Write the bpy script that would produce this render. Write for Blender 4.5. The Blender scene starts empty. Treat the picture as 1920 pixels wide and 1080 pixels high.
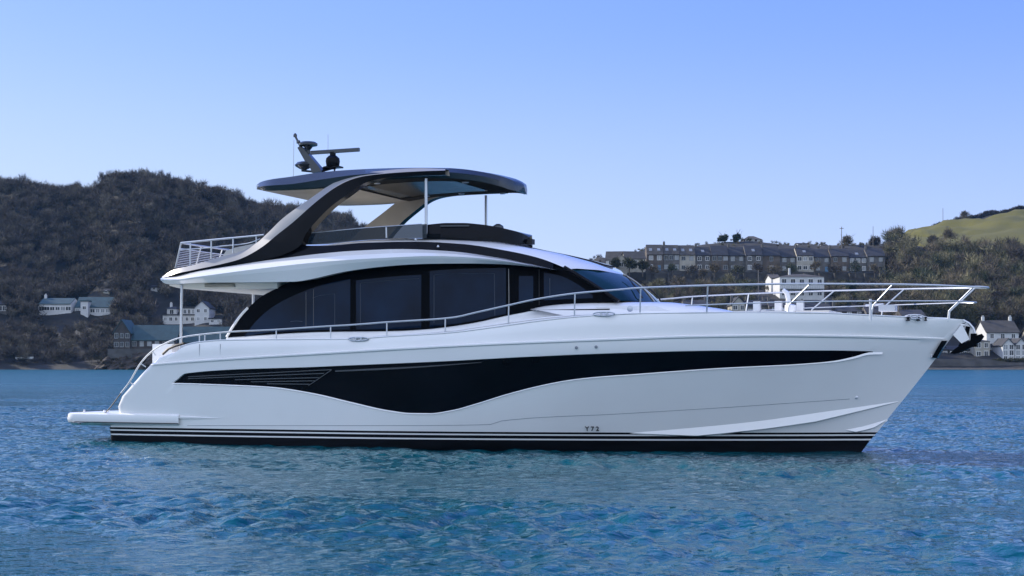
import bpy, bmesh, math, random
import numpy as np
from mathutils import Vector, Matrix
R = math.radians
C = bpy.context.scene.collection
scene = bpy.context.scene

# ------------------------------------------------------------------ camera, sky, sun
F = 2737.0; YH = 677.5; CH = 2.09; TH = R(21.0)
cs, sn = math.cos(TH), math.sin(TH)
OX, OY = -9.70, 40.33
cam_d = bpy.data.cameras.new('camera'); cam = bpy.data.objects.new('camera', cam_d); C.objects.link(cam)
cam.location = (0, 0, CH); cam.rotation_euler = (R(90), 0, 0)
cam_d.sensor_width = 36; cam_d.lens = F/1920*36; cam_d.shift_y = (YH-540)/1920
cam_d.clip_start = .5; cam_d.clip_end = 6000
scene.camera = cam

SUN_EL, SUN_AZ = R(27), R(29)          # azimuth: to the left and this much behind the yacht
sdir = Vector((-math.cos(SUN_AZ)*math.cos(SUN_EL), math.sin(SUN_AZ)*math.cos(SUN_EL), math.sin(SUN_EL)))
sun_d = bpy.data.lights.new('sun', 'SUN'); sun_d.energy = 4.6; sun_d.angle = R(.5); sun_d.color = (1, .93, .82)
sun = bpy.data.objects.new('sun', sun_d); C.objects.link(sun)
sun.rotation_euler = sdir.to_track_quat('Z', 'Y').to_euler(); sun.location = (-60, 60, 80)

w = bpy.data.worlds.new('World'); scene.world = w; w.use_nodes = True
nt = w.node_tree; bg = nt.nodes['Background']
sky = nt.nodes.new('ShaderNodeTexSky'); sky.sky_type = 'NISHITA'; sky.sun_disc = False
sky.sun_elevation = SUN_EL
sky.sun_rotation = math.atan2(sdir.x, sdir.y)
sky.air_density = 1.0; sky.dust_density = .35; sky.ozone_density = 3.2
# the clear sky's own colours, evened out a little, with paler haze low down; bright pale fill added behind the viewer
def wn_(t, **k):
    n = nt.nodes.new(t)
    for a_, v in k.items(): setattr(n, a_, v)
    return n
sep = wn_('ShaderNodeSeparateColor'); comb = wn_('ShaderNodeCombineColor'); nt.links.new(sky.outputs[0], sep.inputs[0])
for i, (pw, k) in enumerate(((.84, .74), (.68, .99), (.18, 4.0))):
    p = wn_('ShaderNodeMath', operation='POWER'); m_ = wn_('ShaderNodeMath', operation='MULTIPLY'); nt.links.new(sep.outputs[i], p.inputs[0]); p.inputs[1].default_value = pw
    nt.links.new(p.outputs[0], m_.inputs[0]); m_.inputs[1].default_value = k; nt.links.new(m_.outputs[0], comb.inputs[i])
tcw = wn_('ShaderNodeTexCoord'); sx = wn_('ShaderNodeSeparateXYZ'); nt.links.new(tcw.outputs['Generated'], sx.inputs[0])
mrw = wn_('ShaderNodeMapRange', interpolation_type='SMOOTHSTEP'); nt.links.new(sx.outputs[1], mrw.inputs[0])
mrw.inputs[1].default_value = .3; mrw.inputs[2].default_value = -.6; mrw.inputs[3].default_value = 0; mrw.inputs[4].default_value = .8
mxw = wn_('ShaderNodeMix', data_type='RGBA'); nt.links.new(mrw.outputs[0], mxw.inputs[0]); nt.links.new(comb.outputs[0], mxw.inputs[6]); mxw.inputs[7].default_value = (6.2, 7.0, 8.4, 1)
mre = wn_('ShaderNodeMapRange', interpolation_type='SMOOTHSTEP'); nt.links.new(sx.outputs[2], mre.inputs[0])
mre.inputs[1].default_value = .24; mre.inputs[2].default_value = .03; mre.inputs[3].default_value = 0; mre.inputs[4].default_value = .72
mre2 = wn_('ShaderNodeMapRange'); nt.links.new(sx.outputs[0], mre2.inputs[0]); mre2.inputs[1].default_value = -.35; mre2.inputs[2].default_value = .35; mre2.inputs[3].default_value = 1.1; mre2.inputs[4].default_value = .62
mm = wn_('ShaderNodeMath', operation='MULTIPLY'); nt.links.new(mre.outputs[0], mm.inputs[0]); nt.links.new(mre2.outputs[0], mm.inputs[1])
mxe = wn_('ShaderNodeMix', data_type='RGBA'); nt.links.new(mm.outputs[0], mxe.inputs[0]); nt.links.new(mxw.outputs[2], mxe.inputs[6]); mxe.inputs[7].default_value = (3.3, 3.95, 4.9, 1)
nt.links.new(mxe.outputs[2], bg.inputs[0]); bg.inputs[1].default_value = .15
scene.view_settings.view_transform = 'Standard'; scene.view_settings.look = 'None'
scene.view_settings.exposure = .45; scene.view_settings.gamma = 1
scene.view_settings.use_curve_mapping = False
scene.cycles.max_bounces = 8; scene.cycles.transparent_max_bounces = 12

# ------------------------------------------------------------------ materials
def mat(name, col, rough=.5, metal=0., coat=0., var=0., vscale=1., bump=0., bscale=20., ior=1.5, alpha=None, coord='Object', stretch=None):
    m = bpy.data.materials.new(name); m.use_nodes = True
    n = m.node_tree; b = n.nodes['Principled BSDF']
    b.inputs['Base Color'].default_value = (*col, 1); b.inputs['Roughness'].default_value = rough
    b.inputs['Metallic'].default_value = metal; b.inputs['IOR'].default_value = ior
    b.inputs['Coat Weight'].default_value = coat; b.inputs['Coat Roughness'].default_value = .04
    if alpha is not None: b.inputs['Alpha'].default_value = alpha
    if var or bump:
        tc = n.nodes.new('ShaderNodeTexCoord'); src = tc.outputs[coord]
        if stretch:
            mp = n.nodes.new('ShaderNodeMapping'); mp.inputs['Scale'].default_value = stretch
            n.links.new(src, mp.inputs[0]); src = mp.outputs[0]
    if var:
        no = n.nodes.new('ShaderNodeTexNoise'); no.inputs['Scale'].default_value = vscale; no.inputs['Detail'].default_value = 6
        n.links.new(src, no.inputs[0])
        mr = n.nodes.new('ShaderNodeMapRange'); mr.inputs[1].default_value = .3; mr.inputs[2].default_value = .7
        mr.inputs[3].default_value = 1-var; mr.inputs[4].default_value = 1+var
        n.links.new(no.outputs[0], mr.inputs[0])
        mx = n.nodes.new('ShaderNodeVectorMath'); mx.operation = 'SCALE'; mx.inputs[0].default_value = col
        n.links.new(mr.outputs[0], mx.inputs['Scale']); n.links.new(mx.outputs[0], b.inputs['Base Color'])
    if bump:
        no = n.nodes.new('ShaderNodeTexNoise'); no.inputs['Scale'].default_value = bscale; no.inputs['Detail'].default_value = 5
        n.links.new(src, no.inputs[0])
        bp = n.nodes.new('ShaderNodeBump'); bp.inputs['Strength'].default_value = bump; bp.inputs['Distance'].default_value = .05
        n.links.new(no.outputs[0], bp.inputs['Height']); n.links.new(bp.outputs[0], b.inputs['Normal'])
    return m
M = {}
M['gel'] = mat('white_gelcoat', (.85, .84, .83), .14, coat=1., var=.025, vscale=.6, bump=.015, bscale=.9)
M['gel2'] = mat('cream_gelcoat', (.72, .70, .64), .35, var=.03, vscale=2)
M['black'] = mat('black_gloss', (.005, .006, .009), .12, coat=.05, ior=1.18, var=.2, vscale=1.5)
M['antifoul'] = mat('antifouling', (.006, .007, .010), .5, ior=1.2, var=.3, vscale=2.5, stretch=(.4, 1, 3))
M['mull'] = mat('blue_grey_frame', (.035, .050, .075), .3, ior=1.3)  # blue-grey of the inner frames behind the panes
M['frame'] = mat('dark_frame', (.003, .004, .006), .4, ior=1.1)
M['glass'] = mat('tinted_glass', (.004, .014, .036), .03, var=.45, vscale=.8, ior=1.22)
M['hullglass'] = mat('hull_glass', (.003, .004, .007), .06, var=.3, vscale=.7, ior=1.22)
M['wsglass'] = mat('windscreen_glass', (.008, .034, .044), .03, ior=1.22, var=.3, vscale=.9)
M['graphite'] = mat('graphite_paint', (.032, .040, .050), .25, metal=.1, coat=.3, var=.08, vscale=1)
M['silver'] = mat('pewter_grey', (.34, .33, .32), .35, metal=.25, coat=.3, var=.05, vscale=1)
M['steel'] = mat('stainless_steel', (.58, .60, .63), .42, metal=.7, var=.05, vscale=5)
M['beige'] = mat('beige_lining', (.36, .33, .28), .6, var=.08, vscale=2)
M['grey'] = mat('grey_lining', (.05, .045, .042), .9, ior=1.1, var=.08, vscale=2)
M['rubber'] = mat('black_rubber', (.008, .008, .010), .5, var=.2, vscale=6)
M['cushion'] = mat('cushion', (.62, .61, .58), .85, var=.05, vscale=4, bump=.2, bscale=30)
M['seam'] = mat('seam_grey', (.22, .24, .27), .5, var=.1)
M['coaming_glass'] = mat('smoked_glass', (.008, .018, .030), .04, ior=1.35, alpha=.90, var=.1)
def stripes_mat(): return [M['gel'], M['antifoul'], M['hullglass']]

# ------------------------------------------------------------------ helpers
def tag(o, label=None, cat=None, group=None, kind=None):
    if label: o['label'] = label
    if cat: o['category'] = cat
    if group: o['group'] = group
    if kind: o['kind'] = kind
    return o
def empty(name, loc=(0, 0, 0), rz=0.):
    o = bpy.data.objects.new(name, None); C.objects.link(o); o.location = loc; o.rotation_euler = (0, 0, rz); o.empty_display_size = .3
    return o
def mk(name, V, Fc, mats, parent=None, smooth=35, mi=None, recalc=True, merge=0.):
    me = bpy.data.meshes.new(name)
    me.from_pydata([tuple(map(float, v)) for v in V], [], [tuple(f) for f in Fc])
    if not isinstance(mats, (list, tuple)): mats = [mats]
    for m in mats: me.materials.append(m)
    if mi is not None:
        for p, i in zip(me.polygons, mi): p.material_index = i
    if recalc or merge:
        bm = bmesh.new(); bm.from_mesh(me)
        if merge: bmesh.ops.remove_doubles(bm, verts=bm.verts, dist=merge)
        bmesh.ops.recalc_face_normals(bm, faces=bm.faces); bm.to_mesh(me); bm.free()
    me.update()
    if smooth:
        me.shade_smooth(); me.set_sharp_from_angle(angle=R(smooth))
    o = bpy.data.objects.new(name, me); C.objects.link(o)
    if parent: o.parent = parent
    return o
class MB:
    def __init__(s): s.V = []; s.F = []; s.mi = []
    def add(s, V, Fc, mi=0):
        b = len(s.V); s.V += [tuple(map(float, v)) for v in V]; s.F += [tuple(b+i for i in f) for f in Fc]; s.mi += [mi]*len(Fc); return s
    def box(s, lo, hi, mi=0, mt=None):
        x0, y0, z0 = lo; x1, y1, z1 = hi
        V = [(x0,y0,z0),(x1,y0,z0),(x1,y1,z0),(x0,y1,z0),(x0,y0,z1),(x1,y0,z1),(x1,y1,z1),(x0,y1,z1)]
        if mt: V = [mt @ Vector(v) for v in V]
        return s.add(V, [(0,3,2,1),(4,5,6,7),(0,1,5,4),(1,2,6,5),(2,3,7,6),(3,0,4,7)], mi)
    def tube(s, pts, r, n=8, mi=0, cap=True):
        P = [Vector(p) for p in pts]
        if isinstance(r, (int, float)): r = [r]*len(P)
        V = []; u = None
        for i, p in enumerate(P):
            d = (P[min(i+1, len(P)-1)]-P[max(i-1, 0)])
            d = d.normalized() if d.length > 1e-9 else Vector((0, 0, 1))
            if u is None:
                a = Vector((0, 0, 1)) if abs(d.z) < .9 else Vector((1, 0, 0)); u = d.cross(a).normalized()
            else:
                u = (u-d*u.dot(d)).normalized()
            v = d.cross(u)
            for k in range(n):
                t = 2*math.pi*k/n; V.append(p+(u*math.cos(t)+v*math.sin(t))*r[i])
        Fc = [(i*n+k, i*n+(k+1) % n, (i+1)*n+(k+1) % n, (i+1)*n+k) for i in range(len(P)-1) for k in range(n)]
        if cap: Fc += [tuple(range(n))[::-1], tuple((len(P)-1)*n+k for k in range(n))]
        return s.add(V, Fc, mi)
    def lathe(s, prof, at=(0, 0, 0), n=20, mi=0):
        V = []; 
        for r, z in prof:
            for k in range(n):
                t = 2*math.pi*k/n; V.append((at[0]+r*math.cos(t), at[1]+r*math.sin(t), at[2]+z))
        m = len(prof)
        Fc = [(i*n+k, i*n+(k+1) % n, (i+1)*n+(k+1) % n, (i+1)*n+k) for i in range(m-1) for k in range(n)]
        Fc += [tuple(range(n))[::-1], tuple((m-1)*n+k for k in range(n))]
        return s.add(V, Fc, mi)
    def grid(s, rows, mi=0, closed=False, mis=None):
        n = len(rows[0]); V = [v for r in rows for v in r]; m = len(rows); b = len(s.V)
        s.V += [tuple(map(float, v)) for v in V]
        for i in range(m if closed else m-1):
            j = (i+1) % m
            for k in range(n-1):
                s.F.append((b+i*n+k, b+i*n+k+1, b+j*n+k+1, b+j*n+k)); s.mi.append(mis[i] if mis else mi)
        return s
    def build(s, name, mats, parent=None, smooth=35, merge=0., recalc=True):
        return mk(name, s.V, s.F, mats, parent, smooth, s.mi if not merge else s.mi, recalc, merge)
def pchip(pts):
    x = np.array([p[0] for p in pts], float); y = np.array([p[1] for p in pts], float)
    h = np.diff(x); d = np.diff(y)/h; m = np.zeros(len(x))
    for i in range(1, len(x)-1):
        if d[i-1]*d[i] > 0:
            w1 = 2*h[i]+h[i-1]; w2 = h[i]+2*h[i-1]; m[i] = (w1+w2)/(w1/d[i-1]+w2/d[i])
    m[0] = d[0]; m[-1] = d[-1]
    def f(q):
        q = np.clip(np.asarray(q, float), x[0], x[-1]); i = np.clip(np.searchsorted(x, q)-1, 0, len(x)-2)
        t = (q-x[i])/h[i]
        return y[i]*(1+2*t)*(1-t)**2+h[i]*m[i]*t*(1-t)**2+y[i+1]*t*t*(3-2*t)+h[i]*m[i+1]*t*t*(t-1)
    return f
def cr(pts, sub=6):
    P = [Vector(p) for p in pts]; out = []
    for i in range(len(P)-1):
        p0 = P[i-1] if i else P[0]*2-P[1]; p1 = P[i]; p2 = P[i+1]; p3 = P[i+2] if i+2 < len(P) else P[-1]*2-P[-2]
        for k in range(sub):
            t = k/sub
            out.append(.5*((2*p1)+(p2-p0)*t+(2*p0-5*p1+4*p2-p3)*t*t+(3*p1-p0-3*p2+p3)*t**3))
    out.append(P[-1]); return out
def smooth(t): t = max(0., min(1., t)); return t*t*(3-2*t)

# a point of the photograph on the boat's longitudinal surface at half breadth w (number or function of x, z); boat coordinates
def on(px, py, wf):
    k = (px-960)/F; q = (YH-py)/F
    def at(wv):
        t = (OX*sn+OY*cs-wv)/(k*sn+cs)
        X = k*t; return (X-OX)*cs-(t-OY)*sn, CH+q*t
    if not callable(wf):
        x, z = at(wf); return Vector((x, -wf, z))
    lo, hi = -.2, 3.6
    for _ in range(40):
        mid = .5*(lo+hi); x, z = at(mid)
        if mid-wf(x, z) < 0: lo = mid
        else: hi = mid
    x, z = at(mid); return Vector((x, -mid, z))
def mir(v): return Vector((v[0], -v[1], v[2]))

# ================================================================== YACHT
yacht = empty('motor_yacht', (OX, OY, 0), -TH)
tag(yacht, 'large white flybridge motor yacht with black hardtop and long black hull window', 'yacht')

stem_pts = [on(px, py, 0.) for px, py in [(1612, 856), (1615, 847.5), (1646, 809), (1687, 757), (1707, 733), (1751, 677), (1780, 638), (1809, 599), (1813, 590)]]
xstem = pchip([(p.z, p.x) for p in stem_pts])
aft_pts = [on(px, py, 2.45) for px, py in [(197, 835), (197, 828), (196, 800), (216, 783), (222, 776), (215, 760), (240, 728), (287, 682), (303, 668), (325, 660), (330, 650)]]
xaft = pchip([(p.z, p.x) for p in aft_pts])
def wh(x, z):                                   # half breadth of the hull
    zz = max(-.6, min(3.6, z)); xs = float(xstem(zz)); u = max(0., min(1., x/xs))
    a = max(0., min(1., zz/2.4))
    wm = 2.42+.32*a; u0 = .34+.06*a; p = 1.75+.95*a
    s = 1-max(0., (u-u0)/(1-u0))**p
    st = 1-.035*max(0., (4-x)/4)**2
    return wm*s*st if zz >= 0 else wm*s*st*(1+.45*zz)
def zcurve(px_pts):
    Q = [on(px, py, wh) for px, py in px_pts]
    return pchip([(q.x, q.z) for q in Q])
SHEER = [(325, 660), (339, 650), (362, 643), (391, 639.5), (427, 637.5), (567, 636), (655, 635.5), (725, 631), (833, 624.5), (892, 618), (950, 610), (1008, 602), (1075, 594.5), (1152, 589.5), (1204, 587.5), (1321, 586), (1478, 586), (1547, 587), (1631, 591), (1695, 594), (1777, 597), (1808, 599)]
KN = [(287, 683), (374, 676.6), (508, 668), (600, 662.6), (833, 649), (950, 643.5), (1160, 635.5), (1292, 631), (1450, 629), (1593, 630.6), (1777, 636)]
WU = [(287, 722), (324.6, 716.6), (348, 700.6), (600, 688), (830, 678), (1000, 669), (1175, 662), (1350, 658), (1560, 657.7), (1634, 659), (1656, 659.3), (1765, 659.5)]
WL = [(287, 724), (324.6, 718.2), (421, 721), (508, 725.4), (578, 735.6), (600, 740), (658, 754), (731, 770), (770, 774.6), (804, 775), (848, 769), (892, 757), (950, 739), (1008, 724), (1067, 712.5), (1120, 706.5), (1175, 702.5), (1350, 690), (1506, 682), (1564, 676.6), (1600, 669), (1634, 660.5), (1656, 660.3), (1765, 661)]
zS, zK, zU, zL = zcurve(SHEER), zcurve(KN), zcurve(WU), zcurve(WL)
def lin(a, b): return lambda x: a+(b-a)*x/19.
SP = [lin(.17, .28), lin(.205, .315), lin(.255, .35), lin(.285, .385), lin(.32, .42), lin(.375, .465)]
xa_w = float(on(324.6, 717, wh).x); xb_w = float(on(1634, 660, wh).x)
def inwin(x, edge): return smooth((x-xa_w)/.05)*smooth((xb_w-x)/.15)
rowdefs = []   # (z function, inset function, material of the band above it)
def rd(z, off=lambda x: 0., mi=0): rowdefs.append((z, off, mi))
rd(lambda x: -.75, lambda x: .0, 1); rd(lambda x: -.3, lambda x: 0., 1); rd(lambda x: 0.0, lambda x: 0., 1)
rd(SP[0], mi=0); rd(SP[1], mi=1); rd(SP[3], mi=0); rd(SP[4], mi=1); rd(SP[5], mi=0)
for f in (.25, .5, .75): rd(lambda x, f=f: SP[5](x)*(1-f)+(float(zL(x)))*f)
rd(lambda x: float(zL(x))-.035)
rd(lambda x: float(zL(x)), lambda x: .045*inwin(x, 0), 2)     # recess of the window
for f in (.33, .66): rd(lambda x, f=f: float(zL(x))*(1-f)+float(zU(x))*f, lambda x: .045*inwin(x, 0), 2)
rd(lambda x: float(zU(x)), lambda x: .045*inwin(x, 0), 0)
rd(lambda x: float(zU(x))+.008)
rd(lambda x: .5*float(zU(x))+.5*float(zK(x)))
rd(lambda x: float(zK(x))-.045); rd(lambda x: float(zK(x))-.02, lambda x: -.028); rd(lambda x: float(zK(x))+.01, lambda x: -.028); rd(lambda x: float(zK(x))+.03, lambda x: .035)
rd(lambda x: .5*float(zS(x))+.5*float(zK(x)), lambda x: .045)
rd(lambda x: float(zS(x))-.05, lambda x: .06); rd(lambda x: float(zS(x))-.012, lambda x: .075); rd(lambda x: float(zS(x)), lambda x: .10)
T = np.concatenate([np.linspace(0, .02, 9)[:-1], np.linspace(.02, .93, 250)[:-1], 1-.07*np.linspace(1, 0, 30)**1.6])
def hull_row(zf, off, t):
    # end points where the row meets the stem and the stern profile
    x0 = 0.
    for _ in range(30): x0 = .6*x0+.4*float(xaft(zf(x0)))
    x1 = 19.
    for _ in range(40): x1 = .6*x1+.4*float(xstem(zf(x1)))
    out = []
    for tt in t:
        x = x0+(x1-x0)*tt; z = zf(x); wv = wh(x, z)-off(x)*min(1, (1-tt)*25)
        d = x-x0; r = .22
        if d < r: wv -= r-math.sqrt(max(0, r*r-(r-d)**2))
        if tt >= .9999: wv = 0.
        out.append(Vector((x, -max(wv, 0.), z)))
    return out
hr = [hull_row(z, o, T) for z, o, m in rowdefs]
# deck, as the last rows (inner bulwark, deck edge, deck centre)
top = hr[-1]
hr_deck = [[Vector((p.x, min(0, p.y+.06), p.z-.01)) for p in top], [Vector((p.x, min(0, p.y+.12), p.z-.16)) for p in top], [Vector((p.x, min(0, p.y*.5), p.z-.12)) for p in top], [Vector((p.x, 0, p.z-.10)) for p in top]]
rows = hr+hr_deck
mis = [m for _, _, m in rowdefs]+[0]*4
b = MB(); b.grid(rows, mis=mis[:len(rows)-1]); nb = len(b.V)
b.grid([[mir(p) for p in r] for r in rows], mis=mis[:len(rows)-1])
n = len(T); capF = []; 
for i in range(len(rows)-1):
    b.F.append((i*n, (i+1)*n, nb+(i+1)*n, nb+i*n)); b.mi.append(mis[i] if mis[i] != 2 else 0)
for i_, f_ in enumerate(b.F):
    if b.mi[i_] == 2:
        xc = sum(b.V[j][0] for j in f_)/len(f_)
        if xc < xa_w or xc > xb_w: b.mi[i_] = 0
hull = b.build('hull', stripes_mat(), yacht, smooth=28, merge=.0005)

def seam(name, pts, wf=wh, r=.007, out=.0, m='seam', sub=6, parent=None, both=True, nn=5):
    Q = cr([on(px, py, wf) for px, py in pts], sub)
    Q = [Vector((q.x, q.y-out, q.z)) for q in Q]
    a = MB().tube(Q, r, nn).build(name, M[m], parent or yacht)
    if both: MB().tube([mir(q) for q in Q], r, nn).build(name, M[m], parent or yacht)
    return a
def surf(px, py, out=0.):
    q = on(px, py, wh); return Vector((q.x, -wh(q.x, q.z)-out, q.z))
def hull_line(name, pts, r=.007, m='seam', out=0.0):
    f = pchip(pts); xs = np.linspace(pts[0][0], pts[-1][0], 60)
    Q = [surf(x, float(f(x)), out) for x in xs]
    for s in (0, 1): MB().tube([mir(q) if s else q for q in Q], r, 5).build(name, M[m], hull)
hull_line('moulding_seam', [(351, 798), (700, 798), (918, 796), (930, 792), (938, 789.5), (1160, 776), (1360, 764), (1593, 748)], .006)
# spray rails: wedge shaped strakes under the bow
def strake(pts, wmax, hmax):
    f = pchip(pts); xs = np.linspace(pts[0][0], pts[-1][0], 60); A, B_, D = [], [], []
    for i, x in enumerate(xs):
        t = i/59; k = min(1, 4*t)*min(1, 3*(1-t)+.08)
        q = surf(x, float(f(x))); z2 = q.z-hmax*k
        A.append(q); w2 = wh(q.x, z2); B_.append(Vector((q.x, -w2-wmax*k, z2))); w3 = wh(q.x, z2-.03); D.append(Vector((q.x, -w3+.01, z2-.03)))
    for s in (0, 1):
        rr = [A, B_, D] if not s else [[mir(p) for p in r_] for r_ in (A, B_, D)]
        MB().grid(rr).build('spray_rail', M['gel'], hull, smooth=20)
strake([(1180, 812), (1300, 802), (1418, 790), (1560, 770), (1684, 752)], .10, .19)
strake([(1585, 806), (1620, 799), (1664, 786)], .05, .09)
# small hull fittings
for px, py in [(1606, 745), (1081, 652), (1118, 650.5)]:
    q = surf(px, py)
    for s in (1, -1):
        o = MB().lathe([(.012, 0), (.035, 0), (.038, .012), (.02, .02)], n=14).build('through_hull', M['steel' if px > 1500 else 'seam'], hull)
        o.location = (q.x, q.y*s, q.z); o.rotation_euler = (R(90)*s, 0, 0)
# vertical seams in the bulwark gates
for px in (374, 413):
    seam('gate_seam', [(px, 645), (px, 660), (px, 675)], lambda x, z: wh(x, z)-.045, r=.006, m='seam', sub=3, parent=hull)
# louvres and trim in the aft end of the hull window
lv = [((352, 706.5), (622, 693)), ((352, 710), (607, 700)), ((440, 712), (598, 708)), ((470, 716), (590, 714)), ((500, 719.5), (580, 720.5)), ((622, 693), (578, 723))]
for a_, c_ in lv:
    P = [surf(a_[0]+(c_[0]-a_[0])*t, a_[1]+(c_[1]-a_[1])*t, -.03) for t in np.linspace(0, 1, 14)]
    for s in (0, 1):
        rr = []
        for dz, dy in ((-.014, 0), (-.010, -.022), (.010, -.022), (.014, 0)): rr.append([Vector((p.x, (p.y+dy)*(-1 if s else 1), p.z+dz)) for p in P])
        MB().grid(rr).build('vent_louvre', M['graphite'], hull, smooth=20)
P = [surf(x, float(pchip([(628, 696), (770, 689), (902, 679.5)])(x)), -.03) for x in np.linspace(628, 902, 30)]
for s in (0, 1):
    rr = [[Vector((p.x, (p.y+dy)*(-1 if s else 1), p.z+dz*(1-abs(i/29-.3)))) for i, p in enumerate(P)] for dz, dy in ((-.03, 0), (-.02, -.015), (.02, -.015), (.03, 0))]
    MB().grid(rr).build('window_trim', M['graphite'], hull, smooth=20)
# bright return along the lower edge of the window
Pl = [(x, float(pchip(WL)(x))) for x in np.linspace(326, 1655, 160)]
for s in (0, 1):
    A = []; B_ = []
    for i, (x, y) in enumerate(Pl):
        k = .022+.035*smooth((x-1520)/110.)
        q = surf(x, y, .003); A.append(mir(q) if s else q)
        q2 = surf(x, y+k*75, .004); q2.y = q.y-.012; B_.append(mir(q2) if s else q2)
    D = [Vector((p.x, p.y+(.03 if not s else -.03), p.z-.01)) for p in B_]
    MB().grid([A, B_, D]).build('window_sill', M['gel'], hull, smooth=15)
# lettering on the hull
fc = bpy.data.curves.new('lettering', 'FONT'); fc.body = 'Y72'; fc.size = .155; fc.space_character = 1.5; fc.extrude = .004; fc.offset = .003
fo = bpy.data.objects.new('lettering_src', fc); C.objects.link(fo)
me = bpy.data.meshes.new_from_object(fo.evaluated_get(bpy.context.evaluated_depsgraph_get())); bpy.data.objects.remove(fo)
me.materials.clear(); me.materials.append(M['black'])
lt = bpy.data.objects.new('lettering', me); C.objects.link(lt); lt.parent = hull
qa = surf(1098, 807.5, .03); qb = surf(1128, 807.5, .03)
lt.location = qa; lt.rotation_euler = (R(90)+math.atan2(wh(qa.x, qa.z+.1)-wh(qa.x, qa.z), .1), 0, math.atan2(qb.y-qa.y, qb.x-qa.x))

# ---- swim platform
pa = on(121, 786, 2.2); x1p = on(335, 788, 2.55).x; zt = on(222, 775, 2.5).z; zb = on(193, 797, 2.5).z
def plat_outline(xa, xb, wv, r, z, k=10):
    pts = [(xb, -wv)]
    for i in range(k+1):
        t = i/k*math.pi/2; pts.append((xa+r-r*math.sin(t)**.9, -wv+r*1.6-r*1.6*math.cos(t)**.9 if i < k else -wv+r*1.6))
    pts += [(x, -y) for x, y in reversed(pts)]
    return [Vector((x, y, z)) for x, y in pts]
pr = [plat_outline(pa.x+.10, x1p-.1, 2.40, .5, zb-.02), plat_outline(pa.x+.01, x1p, 2.53, .6, zb+.06), plat_outline(pa.x, x1p, 2.56, .6, .5*(zt+zb)), plat_outline(pa.x+.03, x1p, 2.55, .6, zt-.035), plat_outline(pa.x+.08, x1p, 2.50, .55, zt)]
b = MB(); b.grid(pr); nn_ = len(pr[0]); b.F += [tuple(range(nn_))[::-1], tuple(4*nn_+i for i in range(nn_))]; b.mi += [0, 0]
sp = b.build('swim_platform', M['gel'], yacht, smooth=40)
MB().tube([(p.x, p.y*1.004, zb+.075) for p in cr(plat_outline(pa.x+.0, x1p, 2.555, .6, 0), 2)[:26] if p.x > pa.x+.6], .012, 5).build('rub_strip', M['rubber'], sp)
# tapered ledge running forward from the platform, and the recessed bathing light
for s in (1, -1):
    A, B_, D, E = [], [], [], []
    xs = np.linspace(x1p-2.2, on(412, 781, 2.5).x, 20)
    for i, x in enumerate(xs):
        t = i/19; o_ = .10*(1-t)+.003; z0 = zt-.01-.07*t; z1 = z0-.10*(1-t)-.015
        A.append((x, -s*(wh(x, z0)-.02), z0+.03)); B_.append((x, -s*(wh(x, z0)+o_), z0)); D.append((x, -s*(wh(x, z1)+o_), z1)); E.append((x, -s*(wh(x, z1)-.02), z1-.02))
    MB().grid([A, B_, D, E]).build('side_ledge', M['gel'], hull, smooth=25)
q = on(150, 791, 2.52)
b = MB(); b.tube([(q.x-.35, q.y-.02, q.z), (q.x, q.y-.05, q.z-.02), (q.x+.35, q.y-.02, q.z)], [.012, .02, .012], 8); b.box((q.x-.02, q.y-.05, q.z-.06), (q.x+.03, q.y, q.z)); b.build('boarding_step_hinge', M['seam'], sp)
for px in (158, 196, 203):
    q = on(px, 774, 2.3); b = MB(); b.lathe([(.03, 0), (.03, .02), (.018, .04), (.035, .07), (.0, .08)], at=(q.x, q.y, zt)); b.build('cleat', M['steel'], sp)

# ---- generic side band: columns by photo x, two or more rows
def side_rows(x0, x1, n, rowsdef, skew=0):
    out = []
    for f, wf in rowsdef:
        out.append([on(x, float(f(x)), wf) for x in np.linspace(x0, x1, n)])
    return out
def solid(name, rows, m, parent=yacht, smooth=30, mis=None, extra_top=True, crown=.0, centre=True, mats=None):
    # rows near side bottom..top; joined over the top and bottom to the mirrored side
    b = MB(); R_ = list(rows)
    tops = R_[-1]
    cen = [Vector((p.x, 0, p.z+crown)) for p in tops]; half = [Vector((p.x, p.y*.5, p.z+crown*.75)) for p in tops]
    bot = R_[0]; cb = [Vector((p.x, 0, p.z)) for p in bot]
    L = [cb]+R_+[half, cen]
    b.grid(L, mis=([0]+(mis or [0]*(len(R_)-1))+[0, 0]))
    b.grid([[mir(p) for p in r] for r in L], mis=([0]+(mis or [0]*(len(R_)-1))+[0, 0]))
    nr = len(L); nc = len(L[0])
    for k in (0, nc-1):                                         # end caps
        for i in range(nr-1):
            a0, a1 = i*nc+k, (i+1)*nc+k; o_ = nr*nc
            b.F.append((a0, a1, a1+o_, a0+o_)); b.mi.append(0)
    return b.build(name, mats or M[m], parent, smooth=smooth, merge=.001)
def panel(name, x0, x1, n, lo, hi, wf, out, m, parent, thick=.02, rows=3, both=True, sm=30):
    fl, fh = pchip(lo), pchip(hi); G = []
    for j in range(rows+1):
        t = j/rows; G.append([on(x, float(fl(x))*(1-t)+float(fh(x))*t, wf) for x in np.linspace(x0, x1, n)])
    G = [[Vector((p.x, p.y-out, p.z)) for p in r] for r in G]
    # rim folded back
    back = lambda r: [Vector((p.x, p.y+thick, p.z)) for p in r]
    G = [back(G[0])]+G+[back(G[-1])]
    G = [[Vector((r[0].x, r[0].y+(thick if 0 < j < len(G)-1 else 0), r[0].z))]+r+[Vector((r[-1].x, r[-1].y+(thick if 0 < j < len(G)-1 else 0), r[-1].z))] for j, r in enumerate(G)]
    res = [MB().grid(G).build(name, M[m], parent, smooth=sm, merge=.0004)]
    if both: res.append(MB().grid([[mir(p) for p in r] for r in G]).build(name, M[m], parent, smooth=sm, merge=.0004))
    return res

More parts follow.
